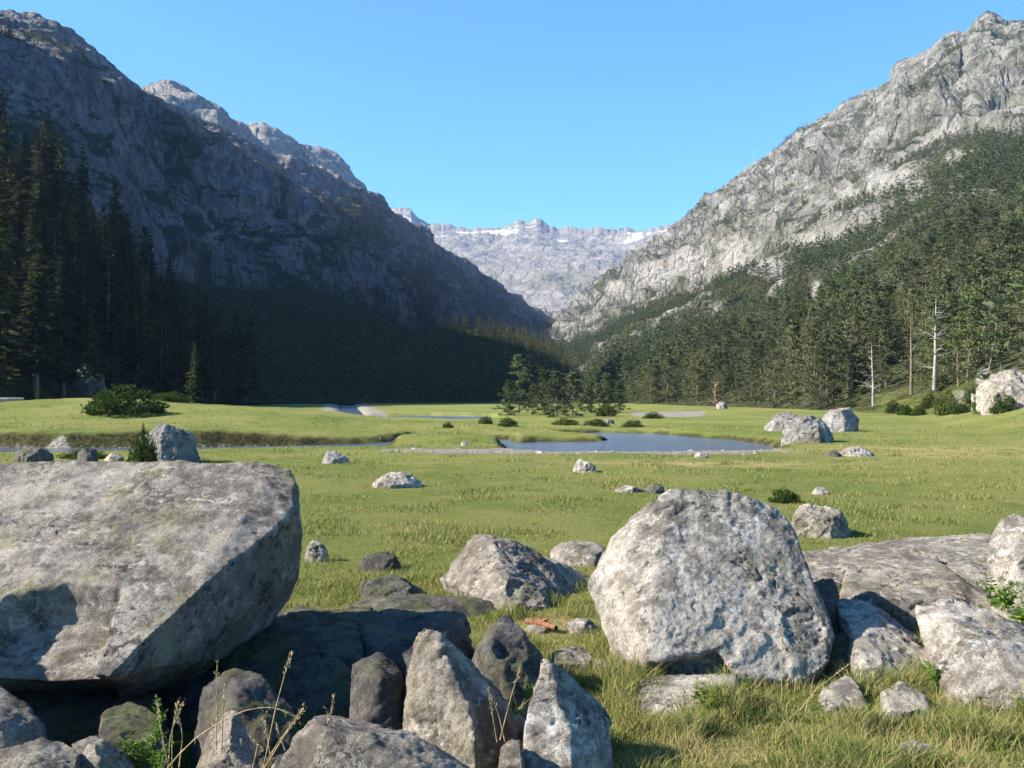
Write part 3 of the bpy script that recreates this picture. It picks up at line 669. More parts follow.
tag(o, "grey-green pine forest covering the sunlit right slope", "forest", kind='stuff')

# ---- the clump of pines at the middle of the far meadow
def ground_at(u, v): x, y = on_plane(u, v); return (x, y, gz(x, y))
CP = [(517, 414, 60, 1, "tall pine with bare forked stem at the left of the middle clump"), (510, 415, 36, 0, "dark bushy pine at the left foot of the middle clump"),
      (545, 415, 46, 2, "rounded pine in the middle of the meadow clump"), (558, 417, 47, 0, "broad sunlit pine at the front of the meadow clump"), (572, 416, 45, 4, "wide sunlit pine at the right end of the meadow clump"),
      (532, 413, 30, 2, "low dark pine between the bare-stemmed pine and the rounded pine"), (590, 413, 34, 1, "slim pine standing right of the meadow clump"), (620, 413, 33, 2, "bushy pine above the small bushes right of the meadow clump"),
      (606, 411, 38, 4, "grey-green pine standing behind the low bushes near the narrows")]
for (u, v, h, ti, lb) in CP:
    x, y, z = ground_at(u, v); plant(PINE[1] if ti == 1 and u < 520 else BUSHY[ti % 2], (x, y, z - .2), h * y / F / 14, lb, "pines of the middle clump", wide=1.3 if u < 520 else 1.15)
# two firs standing apart at the left wood's end
for (u, v, h, lb) in ((193, 399, 72, "lone slender fir standing apart right of the left fir stand"), (40, 396, 34, "young fir at the foot of the left stand near the picture's edge")):
    d = 150 if u > 100 else 140; q = P(u, v, d); plant(FIR[3], (q[0], q[1], gz(q[0], q[1]) - .3), h * d / F / 24, lb, "lone firs", wide=1.0)

# ---- dead trees
def snag(name, u, v, d, H, mat, label, n, seed, reach, lean=0.0):
    r_ = np.random.default_rng(seed); q = P(u, v, d); e = link(name, None, None, (q[0], q[1], q[2] - .3)); tag(e, label, "dead tree")
    T = Geo(); top = np.array([lean, 0, H]); tube(T, [(0, 0, 0), top * .35 + (0.08, 0, 0), top * .7, top], [H * .022, H * .017, H * .010, .03], 8); link("trunk", mesh_np("trunk", *T.arrays(), M[mat], True), e)
    for _ in range(n):
        t_ = r_.uniform(.18, .97); b = top * t_; ph = r_.uniform(0, 6.28); l = reach * (1.05 - t_) * r_.uniform(.4, 1.2) + .3
        dv = np.array([math.cos(ph), math.sin(ph) * .8, r_.uniform(-.1, .5)]); B_ = Geo()
        m = b + dv * l * .5 + np.array([0, 0, .08 * l]); tip = b + dv * l + np.array([0, 0, r_.uniform(-.1, .35) * l])
        tube(B_, [b, m, tip], [.07 * (1.2 - t_) + .03, .045, .012], 5)
        for _k in range(2):
            s2 = m + r_.normal(size=3) * .35 * l; tube(B_, [m, s2], [.03, .008], 4)
        link("branch", mesh_np("branch", *B_.arrays(), M[mat], True), e)
    return e
def surf_at(G, u, v):
    pu_, pv_ = to_px(G.reshape(-1, 3)); i = np.argmin((pu_ - u) ** 2 + (pv_ - v) ** 2); return G.reshape(-1, 3)[i]
q = surf_at(GR, 936, 388); snag("dead_tree", 934, 388, q[1] - 4, 94 * (q[1] - 4) / F, 'dead', "tall bleached white dead tree with bare branches among green pines", 26, 4, 4.2, .3)
q = surf_at(GR, 875, 405); snag("dead_tree", 873, 404, q[1] - 3, 62 * (q[1] - 3) / F, 'dead', "pale bare-stemmed dead tree left of the tall bleached one", 12, 8, 2.2, -.2)
snag("dead_tree", 715, 413, 150, 36 * .15, 'dead_brown', "reddish brown dead trunk with short stubs at the meadow edge", 16, 6, 1.4)
q = surf_at(GR, 912, 392); snag("dead_tree", 911, 393, q[1] - 3, 80 * (q[1] - 3) / F, 'bark_pine', "rust coloured bare pine trunk just left of the tall bleached dead tree", 10, 12, 2.6)
# ------------------------------------------------------------------ boulders
dg = bpy.context.evaluated_depsgraph_get
def hull_bm(pts):
    bm = bmesh.new()
    for q in pts: bm.verts.new(q)
    rs = bmesh.ops.convex_hull(bm, input=bm.verts)
    dead = [g_ for g_ in rs["geom_interior"] if isinstance(g_, bmesh.types.BMVert)] + [g_ for g_ in rs["geom_unused"] if isinstance(g_, bmesh.types.BMVert)]
    if dead: bmesh.ops.delete(bm, geom=list(set(dead)), context='VERTS')
    bmesh.ops.recalc_face_normals(bm, faces=bm.faces)
    return bm
def bm_me(bm, name="tmp"):
    me = bpy.data.meshes.new(name); bm.to_mesh(me); bm.free(); return me
def evaluate(o):
    bpy.context.view_layer.update(); ev = o.evaluated_get(dg()); return bpy.data.meshes.new_from_object(ev)
ROCKS = []
def rock(label, hulls, mat='rock', vox=.03, amp=.05, seed=0, cuts=(), group=None, name="boulder", cat="boulder", smooth=2, chip=.7, chips=1.3):
    """union of convex blocks, rounded, weathered and cracked; origin at its base"""
    tmp = []
    o = bpy.data.objects.new("tmp", bm_me(hull_bm(hulls[0]))); col.objects.link(o); tmp.append(o)
    for c_ in cuts:
        k_ = bpy.data.objects.new("tmp", bm_me(hull_bm(c_))); col.objects.link(k_); tmp.append(k_)
        md = o.modifiers.new("cut", 'BOOLEAN'); md.operation = 'DIFFERENCE'; md.object = k_; md.solver = 'EXACT'
    me = evaluate(o) if cuts else o.data.copy()
    bm = bmesh.new(); bm.from_mesh(me)
    for h in hulls[1:]:
        m2 = bm_me(hull_bm(h)); bm.from_mesh(m2)
    me = bm_me(bm)
    o2 = bpy.data.objects.new("tmp", me); col.objects.link(o2); tmp.append(o2)
    md = o2.modifiers.new("v", 'REMESH'); md.mode = 'VOXEL'; md.voxel_size = vox
    if smooth: sm_ = o2.modifiers.new("s", 'SMOOTH'); sm_.factor = .5; sm_.iterations = smooth
    fm = evaluate(o2)
    for t_ in tmp: bpy.data.objects.remove(t_)
    n = len(fm.vertices); co = np.empty(n * 3, np.float32); fm.vertices.foreach_get("co", co); co = co.reshape(-1, 3).astype(float)
    no = np.empty(n * 3, np.float32); fm.vertices.foreach_get("normal", no); no = no.reshape(-1, 3)
    p_ = co + seed * 13.7
    sz = (co.max(0) - co.min(0)).max(); L = sz * .28
    # flat chipped faces: shallow plane cuts at random spots
    r_ = np.random.default_rng(1000 + seed)
    for k_ in range(int(60 * chips)):
        j = r_.integers(n); n_ = no[j] + r_.normal(size=3) * .16; n_ = n_ / np.linalg.norm(n_); dl = amp * r_.uniform(.6, 1.8)
        dv = co - co[j]; h_ = dv @ n_ + dl; m_ = (h_ > 0) & ((dv * dv).sum(1) < (.38 * sz) ** 2)
        if h_[m_].max() < dl * 1.3 and ((h_ > 0) & ((dv * dv).sum(1) < (.5 * sz) ** 2)).sum() <= m_.sum() * 1.01: co[m_] -= n_ * h_[m_][:, None]
    for k_ in range(int(160 * chips)):
        j = r_.integers(n); n_ = no[j] + r_.normal(size=3) * .22; n_ = n_ / np.linalg.norm(n_); dl = amp * r_.uniform(.15, .9)
        R_ = sz * r_.uniform(.05, .20); dv = co - co[j]; h_ = dv @ n_ + dl; m_ = (h_ > 0) & ((dv * dv).sum(1) < R_ * R_)
        if h_[m_].max() < dl * 1.35: co[m_] -= n_ * h_[m_][:, None] * .95
    p_ = co + seed * 13.7
    wv = np.stack([fbm(p_ / L + 50, 2), fbm(p_ / L + 80, 2), fbm(p_ / L + 110, 2)], 1)
    d_ = amp * (fbm(p_ / L, 3) * .8 + chip * (ridged(p_ / (L * .5) + wv * .6, 4) - .45) * .5)
    d_ += amp * .22 * np.tanh(noise3(p_ / (L * .30) + wv * .5) * 12) * sstep(-.2, .3, noise3(p_ / (L * .8) + 71))
    d_ += amp * .40 * fbm(p_ / (L * .12), 4, .6) + amp * .20 * fbm(p_ / (L * .035), 2)
    cr = np.abs(noise3(p_ / (L * .7) + wv * 1.2 + 21)); d_ -= amp * .9 * np.exp(-(cr / .012) ** 2) * sstep(.1, .3, noise3(p_ / L + 44))
    co = co + no * d_[:, None]
    base = np.array([(co[:, 0].max() + co[:, 0].min()) / 2, (co[:, 1].max() + co[:, 1].min()) / 2, co[:, 2].min()])
    fm.vertices.foreach_set("co", (co - base).astype(np.float32).ravel())
    fm.polygons.foreach_set("use_smooth", np.ones(len(fm.polygons), bool)); fm.update()
    fm.materials.clear(); fm.materials.append(M[mat]); fm.name = name
    ROCKS.append((co[:, 0].min(), co[:, 0].max(), co[:, 1].min(), co[:, 1].max(), co[:, 2].min()))
    o = link(name, fm, None, base); tag(o, label, cat, group); return o
def H(*pts, base=()):
    """pixel points with distance, plus footprint points (pixel column, distance) sunk in the ground"""
    return [P(*q) for q in pts] + [((u - 512) / F * d, d, -.2) for (u, d) in base]

# 1 the great slab at the left
rock("huge granite slab filling the left foreground, overhanging its shaded base",
     [H((-320, 478, 9.4), (-150, 470, 9.3), (0, 463, 9.25), (60, 460, 9.2), (150, 467, 9.2), (255, 462, 9.1), (292, 469, 8.95), (299, 490, 8.9), (284, 525, 8.3), (241, 573, 7.75), (212, 588, 7.55), (193, 604, 7.35),
        (125, 604, 7.3), (98, 611, 7.2), (70, 613, 7.2), (52, 605, 7.3), (22, 602, 7.3), (0, 603, 7.3), (-120, 600, 7.3), (-320, 610, 7.2),
        (301, 545, 8.95), (299, 580, 8.9), (285, 608, 8.8), (262, 628, 8.6), (228, 652, 8.15), (150, 690, 7.75), (90, 672, 7.6), (0, 668, 7.7), (0, 624, 7.02), (40, 643, 6.9), (75, 660, 6.8), (113, 676, 6.65), (138, 664, 6.75), (163, 640, 6.95), (-120, 618, 7.05), (-320, 680, 7.6), base=((-320, 9.8), (60, 9.8), (230, 9.6), (-320, 8.6))),
      H((120, 640, 7.0), (163, 640, 6.95), (193, 604, 7.35), (241, 573, 7.75), (230, 650, 8.1), (120, 700, 7.5), (116, 672, 6.7), (150, 690, 7.6), (130, 606, 7.28), (110, 640, 6.98)),
      H((150, 596, 7.5), (205, 556, 7.85), (238, 568, 7.7), (214, 588, 7.5), (190, 600, 7.4), (205, 548, 8.0), (160, 600, 7.6))],
     'rock_slab', .022, .05, 1, name="boulder", cuts=[
      [(-3.70, 6.1, .25), (-2.74, 6.1, .25), (-3.66, 7.30, .88), (-3.30, 7.42, .90), (-2.90, 7.40, .88), (-3.74, 6.1, 2), (-2.70, 6.1, 2), (-3.74, 7.36, 1.6), (-3.32, 7.48, 1.6), (-2.84, 7.46, 1.6)],
      H((214, 560, 6.9), (256, 546, 6.9), (250, 590, 6.9), (214, 592, 6.9), (226, 563, 7.85), (244, 558, 7.95), (236, 576, 7.8))])
# 2 the tilted block right of the middle
rock("big pale tilted boulder with bright left face and dark hollow beneath",
     [H((670, 488, 10.0), (695, 491, 10.05), (739, 493, 10.1), (754, 497, 10.1), (780, 511, 10.1), (794, 528, 10.0), (802, 551, 9.9), (810, 578, 9.75), (826, 612, 9.5), (834, 640, 9.2), (830, 662, 9.0), (802, 682, 8.85), (738, 680, 8.75),
        (700, 672, 8.7), (650, 622, 8.85), (648, 660, 8.75), (638, 674, 9.05), (616, 664, 9.25), (603, 628, 9.45), (588, 585, 9.75), (600, 560, 9.95), (614, 533, 10.05), (638, 510, 10.05), (616, 548, 9.7), (632, 596, 9.25),
        (650, 510, 11.0), (770, 520, 11.1), (800, 580, 11.0), (610, 580, 10.8), base=((625, 9.6), (800, 9.1), (800, 10.6), (620, 10.6)))],
     'rock_pale', .021, .042, 2, chips=.35, cuts=[H((628, 671, 8.3), (686, 648, 8.3), (722, 634, 8.3), (730, 640, 8.3), (742, 690, 8.3), (628, 690, 8.3), (648, 669, 8.98), (716, 654, 8.92), (738, 690, 8.98), (650, 690, 9.1)),
                                      H((690, 622, 8.4), (645, 622, 8.4), (645, 610, 8.4), (690, 616, 8.4), (665, 617, 9.05), (650, 619, 9.05))], smooth=1)
# 3 dark-flanked boulder beyond the upright stones
rock("grey boulder with lit left face and dark right flank left of the big pale boulder",
     [H((431, 572, 13.2), (437, 592, 13.0), (455, 548, 13.4), (472, 535, 13.5), (489, 533, 13.6), (507, 537, 13.2), (500, 577, 12.4), (519, 617, 11.7), (481, 611, 12.2), (549, 553, 13.9), (590, 578, 13.8), (592, 612, 12.8), (562, 625, 12.0), (525, 620, 11.75),
        (470, 560, 14.6), (580, 575, 14.8), base=((440, 13.2), (519, 11.6), (570, 12.0), (595, 13.6), (470, 14.6)))], 'rock', .03, .07, 3)
rock("small grey boulder half hidden between the lit grey boulder and the big pale boulder",
     [H((549, 549, 15.5), (562, 541, 15.5), (585, 539, 15.6), (604, 543, 15.6), (610, 555, 15.3), (600, 572, 14.8), (555, 572, 15), (580, 548, 16.6), base=((550, 15.3), (610, 15.2), (580, 16.6)))], 'rock', .04, .05, 4)
# a tall rock just outside the frame that shades the slab's lower left corner
rock("tall dark rock beside the camera left of the huge slab", [[(-6.4, 5.0, -.2), (-4.7, 4.8, -.2), (-4.5, 7.0, -.2), (-6.4, 7.0, -.2), (-6.0, 5.3, 1.9), (-4.9, 5.6, 1.85), (-4.75, 6.8, 1.7), (-5.9, 6.9, 2.0), (-5.2, 6.2, 2.05)]], 'rock_dark', .05, .06, 62)
# 5 shaded rocks under the slab, part of the shade painted as dark stone
rock("broad dark rock in the slab's shadow with a flat sunlit back edge",
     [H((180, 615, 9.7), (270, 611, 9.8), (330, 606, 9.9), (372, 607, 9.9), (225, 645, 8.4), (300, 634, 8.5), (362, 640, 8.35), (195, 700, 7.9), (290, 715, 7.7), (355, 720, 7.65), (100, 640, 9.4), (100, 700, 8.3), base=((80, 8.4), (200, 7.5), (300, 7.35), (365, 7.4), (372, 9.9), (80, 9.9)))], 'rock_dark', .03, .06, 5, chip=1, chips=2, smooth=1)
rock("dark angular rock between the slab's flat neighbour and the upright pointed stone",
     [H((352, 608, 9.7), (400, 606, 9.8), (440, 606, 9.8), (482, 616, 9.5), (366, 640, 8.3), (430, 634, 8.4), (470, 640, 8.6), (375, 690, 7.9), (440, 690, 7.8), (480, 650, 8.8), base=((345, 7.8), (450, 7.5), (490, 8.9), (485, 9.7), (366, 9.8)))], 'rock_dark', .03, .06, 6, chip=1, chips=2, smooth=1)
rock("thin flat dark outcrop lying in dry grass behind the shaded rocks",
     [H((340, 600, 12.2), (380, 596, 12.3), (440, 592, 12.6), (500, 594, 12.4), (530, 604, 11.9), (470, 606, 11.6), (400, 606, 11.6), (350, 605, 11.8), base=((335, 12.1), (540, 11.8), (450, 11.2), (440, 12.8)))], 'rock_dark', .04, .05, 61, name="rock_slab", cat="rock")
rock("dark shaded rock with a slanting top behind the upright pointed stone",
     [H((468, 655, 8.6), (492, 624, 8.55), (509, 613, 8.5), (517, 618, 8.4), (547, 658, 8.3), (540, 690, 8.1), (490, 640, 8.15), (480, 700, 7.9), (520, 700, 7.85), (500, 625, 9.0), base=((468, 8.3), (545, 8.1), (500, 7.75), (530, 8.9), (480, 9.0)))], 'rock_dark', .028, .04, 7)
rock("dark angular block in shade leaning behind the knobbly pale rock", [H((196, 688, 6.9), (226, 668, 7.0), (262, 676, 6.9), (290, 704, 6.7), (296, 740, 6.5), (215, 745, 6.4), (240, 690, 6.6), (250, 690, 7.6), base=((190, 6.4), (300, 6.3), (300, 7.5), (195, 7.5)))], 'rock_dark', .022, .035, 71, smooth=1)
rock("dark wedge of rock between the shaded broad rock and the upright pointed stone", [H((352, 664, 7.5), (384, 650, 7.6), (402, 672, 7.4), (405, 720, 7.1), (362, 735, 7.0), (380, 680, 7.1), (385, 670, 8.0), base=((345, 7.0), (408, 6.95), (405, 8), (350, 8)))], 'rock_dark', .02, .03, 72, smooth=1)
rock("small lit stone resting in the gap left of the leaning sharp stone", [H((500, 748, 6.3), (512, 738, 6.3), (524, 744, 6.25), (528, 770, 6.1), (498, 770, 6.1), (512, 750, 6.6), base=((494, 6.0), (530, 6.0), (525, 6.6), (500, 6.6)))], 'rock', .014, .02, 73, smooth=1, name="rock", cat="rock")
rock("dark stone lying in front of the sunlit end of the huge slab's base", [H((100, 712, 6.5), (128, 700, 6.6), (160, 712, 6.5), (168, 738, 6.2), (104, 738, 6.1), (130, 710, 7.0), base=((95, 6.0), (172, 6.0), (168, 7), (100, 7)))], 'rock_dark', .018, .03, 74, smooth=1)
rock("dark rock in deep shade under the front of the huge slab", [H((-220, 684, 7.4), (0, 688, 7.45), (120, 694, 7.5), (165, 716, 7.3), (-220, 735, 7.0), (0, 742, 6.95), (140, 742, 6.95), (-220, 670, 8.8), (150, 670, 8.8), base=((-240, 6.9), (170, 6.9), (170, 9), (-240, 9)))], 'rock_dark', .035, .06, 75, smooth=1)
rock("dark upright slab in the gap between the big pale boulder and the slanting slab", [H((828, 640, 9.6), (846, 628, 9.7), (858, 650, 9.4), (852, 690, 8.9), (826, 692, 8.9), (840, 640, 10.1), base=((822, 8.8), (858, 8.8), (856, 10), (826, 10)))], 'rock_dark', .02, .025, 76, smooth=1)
rock("small loose block lying on top of the long low outcrop", [H((896, 556, 12.9), (915, 548, 13.0), (938, 554, 12.9), (940, 572, 12.5), (898, 574, 12.4), (920, 556, 13.4), (920, 570, 13.4), (938, 572, 13.2), (898, 572, 13.2))], 'rock', .02, .025, 77, smooth=1, name="rock", cat="rock")
rock("angular stone half buried in the grass before the rounded lower right boulder", [H((880, 690, 8.3), (902, 680, 8.4), (926, 694, 8.3), (930, 712, 8.05), (884, 712, 8.0), (905, 690, 8.7), base=((876, 7.9), (934, 7.95), (925, 8.7), (885, 8.7)))], 'rock', .016, .02, 78, smooth=1, name="rock", cat="rock")
rock("flat angular stone tilted against the dark shaded rock near the rotten wood", [H((552, 652, 9.4), (574, 644, 9.6), (594, 652, 9.5), (590, 664, 9.2), (556, 664, 9.1), (575, 652, 9.9), base=((550, 9.0), (596, 9.1), (590, 9.9), (556, 9.9)))], 'rock', .016, .02, 79, smooth=1, name="rock", cat="rock")
# 6..8 upright stones
rock("upright pointed stone with a lit rough left face and brown right side",
     [H((412, 634, 7.35), (424, 624, 7.3), (438, 631, 7.25), (468, 662, 7.3), (500, 687, 7.45), (527, 722, 7.35), (526, 748, 7.15), (408, 690, 7.1), (403, 742, 6.95), (440, 672, 6.98), (470, 705, 6.85), (480, 750, 6.7), (420, 660, 7.8), (490, 700, 7.9), base=((398, 6.9), (484, 6.55), (530, 7.1), (500, 7.9), (410, 7.8)))], 'rock', .02, .045, 8, name="standing_stone", cat="rock")
rock("pale leaning stone with a sharp top at the bottom middle",
     [H((540, 655, 6.95), (547, 650, 6.9), (533, 690, 6.7), (524, 728, 6.5), (524, 770, 6.3), (560, 700, 6.65), (574, 745, 6.4), (576, 790, 6.2), (580, 686, 6.95), (598, 700, 6.95), (611, 718, 6.9), (612, 770, 6.7), (555, 680, 7.3), base=((520, 6.2), (580, 6.0), (620, 6.7), (600, 7.2), (535, 7.2)))], 'rock_pale', .018, .03, 9, name="standing_stone", cat="rock")
rock("pale rock rising from the bottom edge left of the middle with a sharp lit corner",
     [H((318, 712, 5.1), (338, 711, 5.15), (326, 716, 4.95), (268, 770, 4.9), (330, 770, 4.7), (352, 724, 5.2), (382, 738, 5.2), (440, 744, 5.2), (474, 770, 5.1), (460, 755, 5.4), (360, 760, 4.75), (440, 780, 4.7), (330, 730, 5.8), (430, 755, 5.8), base=((255, 4.7), (335, 4.4), (490, 4.7), (470, 5.8), (300, 5.8)))], 'rock', .016, .028, 10)
rock("small knobbly pale rock behind the dry grass stalks at the bottom left",
     [H((206, 733, 5.75), (226, 709, 5.8), (238, 710, 5.8), (246, 724, 5.75), (252, 742, 5.7), (258, 775, 5.5), (190, 772, 5.55), (225, 740, 5.5), (225, 720, 6.2), base=((185, 5.4), (262, 5.4), (250, 6.2), (200, 6.2)))], 'rock', .016, .03, 11, name="rock", cat="rock")
rock("grey rock at the bottom left corner with a ridged top",
     [H((-30, 752, 4.95), (0, 745, 5.0), (36, 738, 5.05), (50, 742, 4.9), (0, 775, 4.7), (70, 775, 4.7), (66, 740, 5.1), (80, 750, 5.0), base=((-40, 4.6), (85, 4.6), (85, 5.4), (-40, 5.5)))], 'rock', .016, .03, 12, name="rock", cat="rock")
rock("grey rock at the bottom edge between the corner rock and the green ferns",
     [H((74, 740, 5.3), (92, 734, 5.35), (112, 741, 5.3), (132, 755, 5.25), (142, 778, 5.1), (70, 778, 5.0), (100, 748, 5.0), (100, 750, 5.7), base=((65, 4.9), (150, 5.0), (140, 5.8), (75, 5.8)))], 'rock', .016, .03, 13, name="rock", cat="rock")
rock("dark shaded rock at the left edge under the huge slab",
     [H((-60, 690, 6.1), (0, 687, 6.0), (28, 708, 5.9), (44, 726, 5.8), (42, 745, 5.7), (0, 720, 5.6), (-60, 730, 5.6), (0, 700, 6.6), base=((-80, 5.4), (50, 5.5), (50, 6.6), (-80, 6.8)))], 'rock', .02, .035, 14, name="rock", cat="rock")
# right-hand rocks
rock("long low weathered outcrop behind the right-hand foreground rocks",
     [H((838, 547, 14.2), (890, 539, 15), (940, 541, 15), (990, 533, 15), (1060, 535, 15), (845, 570, 12.6), (880, 562, 12.8), (960, 572, 12.4), (1000, 600, 11.5), (1060, 605, 11.2), (955, 598, 11.4), base=((835, 13.5), (850, 11.0), (1080, 10.8), (1080, 15.4), (850, 15.2))),
      H((843, 590, 11.5), (848, 565, 12.4), (905, 553, 12.8), (935, 556, 12.6), (958, 576, 11.9), (985, 597, 11.5), (950, 601, 11.2), (880, 599, 11.1), base=((840, 11.2), (990, 11.0), (960, 12.8), (860, 12.8))),
      H((801, 552, 14), (842, 546, 14.3), (844, 570, 12.8), (838, 592, 11.9), (806, 580, 12.3), base=((800, 11.8), (842, 11.6), (845, 14.3), (800, 14.4)))], 'rock', .032, .06, 15, name="outcrop", cat="rock outcrop")
rock("pale slanting slab between the big pale boulder and the rock at lower right",
     [H((834, 597, 10.6), (857, 596, 10.5), (872, 607, 10.2), (898, 628, 9.9), (932, 655, 9.5), (947, 688, 9.0), (900, 690, 8.8), (864, 690, 8.85), (868, 660, 9.0), (849, 634, 9.5), (838, 612, 10.1), (930, 640, 10.6), base=((860, 8.6), (955, 8.7), (950, 10.6), (845, 10.6)))], 'rock_pale', .026, .045, 16)
rock("rounded grey boulder at lower right running out of the frame",
     [H((915, 604, 9.6), (930, 597, 9.65), (947, 598, 9.6), (1024, 630, 9.3), (1100, 655, 9.0), (922, 637, 9.1), (939, 668, 8.7), (958, 695, 8.4), (1024, 714, 8.1), (1100, 720, 8.0), (1000, 650, 8.5), (960, 640, 8.7), (1000, 615, 10.4), base=((955, 8.3), (1100, 7.8), (1100, 10), (930, 10.2)))], 'rock_pale', .026, .05, 17)
rock("tall grey boulder cut by the right edge above the ferns",
     [H((985, 556, 10.9), (989, 540, 11), (999, 521, 11), (1024, 508, 11), (1090, 500, 11), (995, 572, 10.6), (1010, 600, 10.4), (1030, 612, 10.2), (1100, 620, 10.2), (1020, 560, 10.4), (1040, 520, 12), base=((1000, 10.4), (1110, 10), (1110, 12), (1000, 12)))], 'rock_pale', .03, .05, 18)
rock("flat pale stone wedged under the big pale boulder",
     [H((638, 678, 8.7), (690, 673, 8.8), (738, 671, 8.75), (735, 692, 8.35), (697, 707, 8.05), (642, 706, 8.1), base=((635, 7.9), (700, 7.85), (740, 8.2), (735, 8.8), (640, 8.8)))], 'rock_pale', .02, .02, 19, name="rock", cat="rock")
rock("small pale stone against the left foot of the big pale boulder",
     [H((584, 664, 9.3), (600, 654, 9.4), (622, 660, 9.3), (640, 676, 9.0), (596, 678, 9.05), (610, 660, 9.8), base=((580, 9.0), (640, 8.9), (630, 9.7), (590, 9.8)))], 'rock_pale', .02, .025, 20, name="rock", cat="rock")
rock("small pale pointed stone right of the big pale boulder's foot",
     [H((814, 692, 8.6), (849, 673, 8.8), (862, 690, 8.5), (868, 707, 8.25), (830, 706, 8.2), (850, 690, 9.0), base=((810, 8.2), (872, 8.1), (865, 9.0), (820, 9.0)))], 'rock_pale', .02, .025, 21, name="rock", cat="rock")
rock("dark stone in the gap right of the big pale boulder",
     [H((806, 580, 11.0), (832, 576, 11.2), (842, 600, 10.8), (838, 640, 10.2), (810, 630, 10.2), base=((800, 10), (850, 10), (850, 11.4), (800, 11.6)))], 'rock_dark', .03, .03, 22, name="rock", cat="rock")

# stones on the meadow, far boulders, banks: (u0, u1, v_top, v_base, depth share, label, material, flatness seed)
def loose(u0, u1, vt, vb, label, mat='rock_far', seed=1, group=None, name="boulder", cat="boulder", n=26, z0=None, lean=0.0, vox=None, dscale=.9, d=None):
    r_ = np.random.default_rng(seed * 7 + 1); n = min(n, 15)
    if d is None:
        zz = 0.0
        for _ in range(6):
            d = (CH - zz) * F / (vb - HOR); zz = gz((.5 * (u0 + u1) - 512) / F * d, d)
    xc = (.5 * (u0 + u1) - 512) / F * d; w = (u1 - u0) / F * d / 2; h = (vb - vt) / F * d; zz = gz(xc, d)
    pts = []
    for i in range(n):
        a = 2 * math.pi * (i * .381966) + r_.uniform(-.3, .3); t_ = r_.uniform(0, 1) ** .8
        rr_ = math.sqrt(max(0, 1 - (t_ * .92) ** 2.6)) * r_.uniform(.86, 1.0)
        pts.append((xc + w * (rr_ * math.cos(a)) + lean * w * t_, d + w * dscale + w * dscale * rr_ * math.sin(a), zz + h * t_ * r_.uniform(.8, 1.0)))
    for i in range(8):
        a = i * math.pi / 4; pts.append((xc + w * .97 * math.cos(a), d + w * dscale * (1 + math.sin(a)), zz - .15 * h - .05))
    pts.append((xc - w * .2 + lean * w, d + w * dscale, zz + h))
    return rock(label, [pts], mat, vox or max(.02, w * 2 / 64), .07 * w * 2 * .5, seed, group=group, name=name, cat=cat, smooth=1)
loose(362, 424, 473, 489, "low white flecked rock with moss lying in the open meadow", 'rock_pale', 31, name="rock", cat="rock")
loose(318, 348, 451, 464, "small pointed grey rock in the meadow near the left stream", 'rock_far', 32, name="rock", cat="rock")
loose(573, 600, 459, 473, "small white rock alone in the meadow below the pool", 'rock_pale', 33, name="rock", cat="rock", lean=-.2)
loose(614, 648, 485, 493, "flat white stone in the grass above the big pale boulder", 'rock_pale', 34, name="rock", cat="rock")
loose(645, 668, 483, 494, "dark mossy stone beside the flat white stone", 'rock_dark', 35, name="rock", cat="rock")
loose(790, 868, 505, 539, "rough grey boulder in the grass behind the big pale boulder's right shoulder", 'rock', 36)
loose(812, 836, 487, 495, "small pale stone in the meadow right of the dark meadow bush", 'rock_pale', 37, name="rock", cat="rock")
loose(300, 328, 541, 563, "pale stone tucked against the right end of the huge slab", 'rock', 38, name="rock", cat="rock")
loose(352, 402, 553, 573, "dark bluish stone lying in the grass right of the huge slab", 'rock_dark', 39, name="rock", cat="rock")
loose(343, 428, 582, 604, "flat dark lichen stone lying in the grass above the shaded rocks", 'rock_dark', 40, name="rock", cat="rock")
loose(522, 556, 625, 634, "small flat white stone in the gap left of the big pale boulder", 'rock_pale', 41, name="rock", cat="rock")
loose(560, 606, 622, 634, "thin pale stone by the reddish wood left of the big pale boulder", 'rock_pale', 42, name="rock", cat="rock")
loose(122, 192, 424, 465, "grey boulder with a green bush growing on it behind the huge slab", 'rock_far', 43)
loose(787, 843, 411, 443, "sharp far boulder with a lit left face and dark right face by the pool", 'rock_far', 44, n=13, lean=-.25)
loose(822, 868, 405, 432, "rounded pale far boulder right of the sharp one", 'rock_far', 45)
loose(766, 806, 412, 431, "low pale far boulder left of and behind the sharp one", 'rock_far', 46, lean=.3)
loose(842, 882, 446, 457, "low pale rock in the meadow just right of the pool", 'rock_pale', 47, name="rock", cat="rock")
loose(826, 846, 450, 457, "small brown stone at the left end of the low pale meadow rock", 'rock_dark', 48, name="rock", cat="rock")
loose(600, 616, 418, 424, "small grey rock among low bushes beyond the pool", 'rock_far', 49, name="rock", cat="rock")
loose(174, 188, 403, 413, "small dark rock on the terrace right of the big dark bush", 'rock_far', 50, name="rock", cat="rock")
loose(72, 96, 430, 446, "brown rock on the stream bank left of the bush-grown boulder", 'rock_dark', 51, name="rock", cat="rock")
loose(0, 44, 432, 449, "dark rock at the left edge of the stream bank", 'rock_dark', 52, name="rock", cat="rock")
loose(100, 122, 437, 446, "pale stone on the stream bank beside the brown rock", 'rock_pale', 53, name="rock", cat="rock")
loose(58, 102, 346, 392, "large grey boulder in shade under the left firs", 'rock_dark', 54, d=182)  # dark material adds painted shade to a grey boulder
loose(460, 468, 440, 446, "small white stone on the grassy island in the stream", 'rock_pale', 55, name="rock", cat="rock")
loose(694, 712, 452, 458, "pale flat stone on the near shore of the pool", 'rock_pale', 56, name="rock", cat="rock")
loose(850, 868, 745, 757, "small stone sunk in the bright grass at the bottom right", 'rock', 57, name="rock", cat="rock")
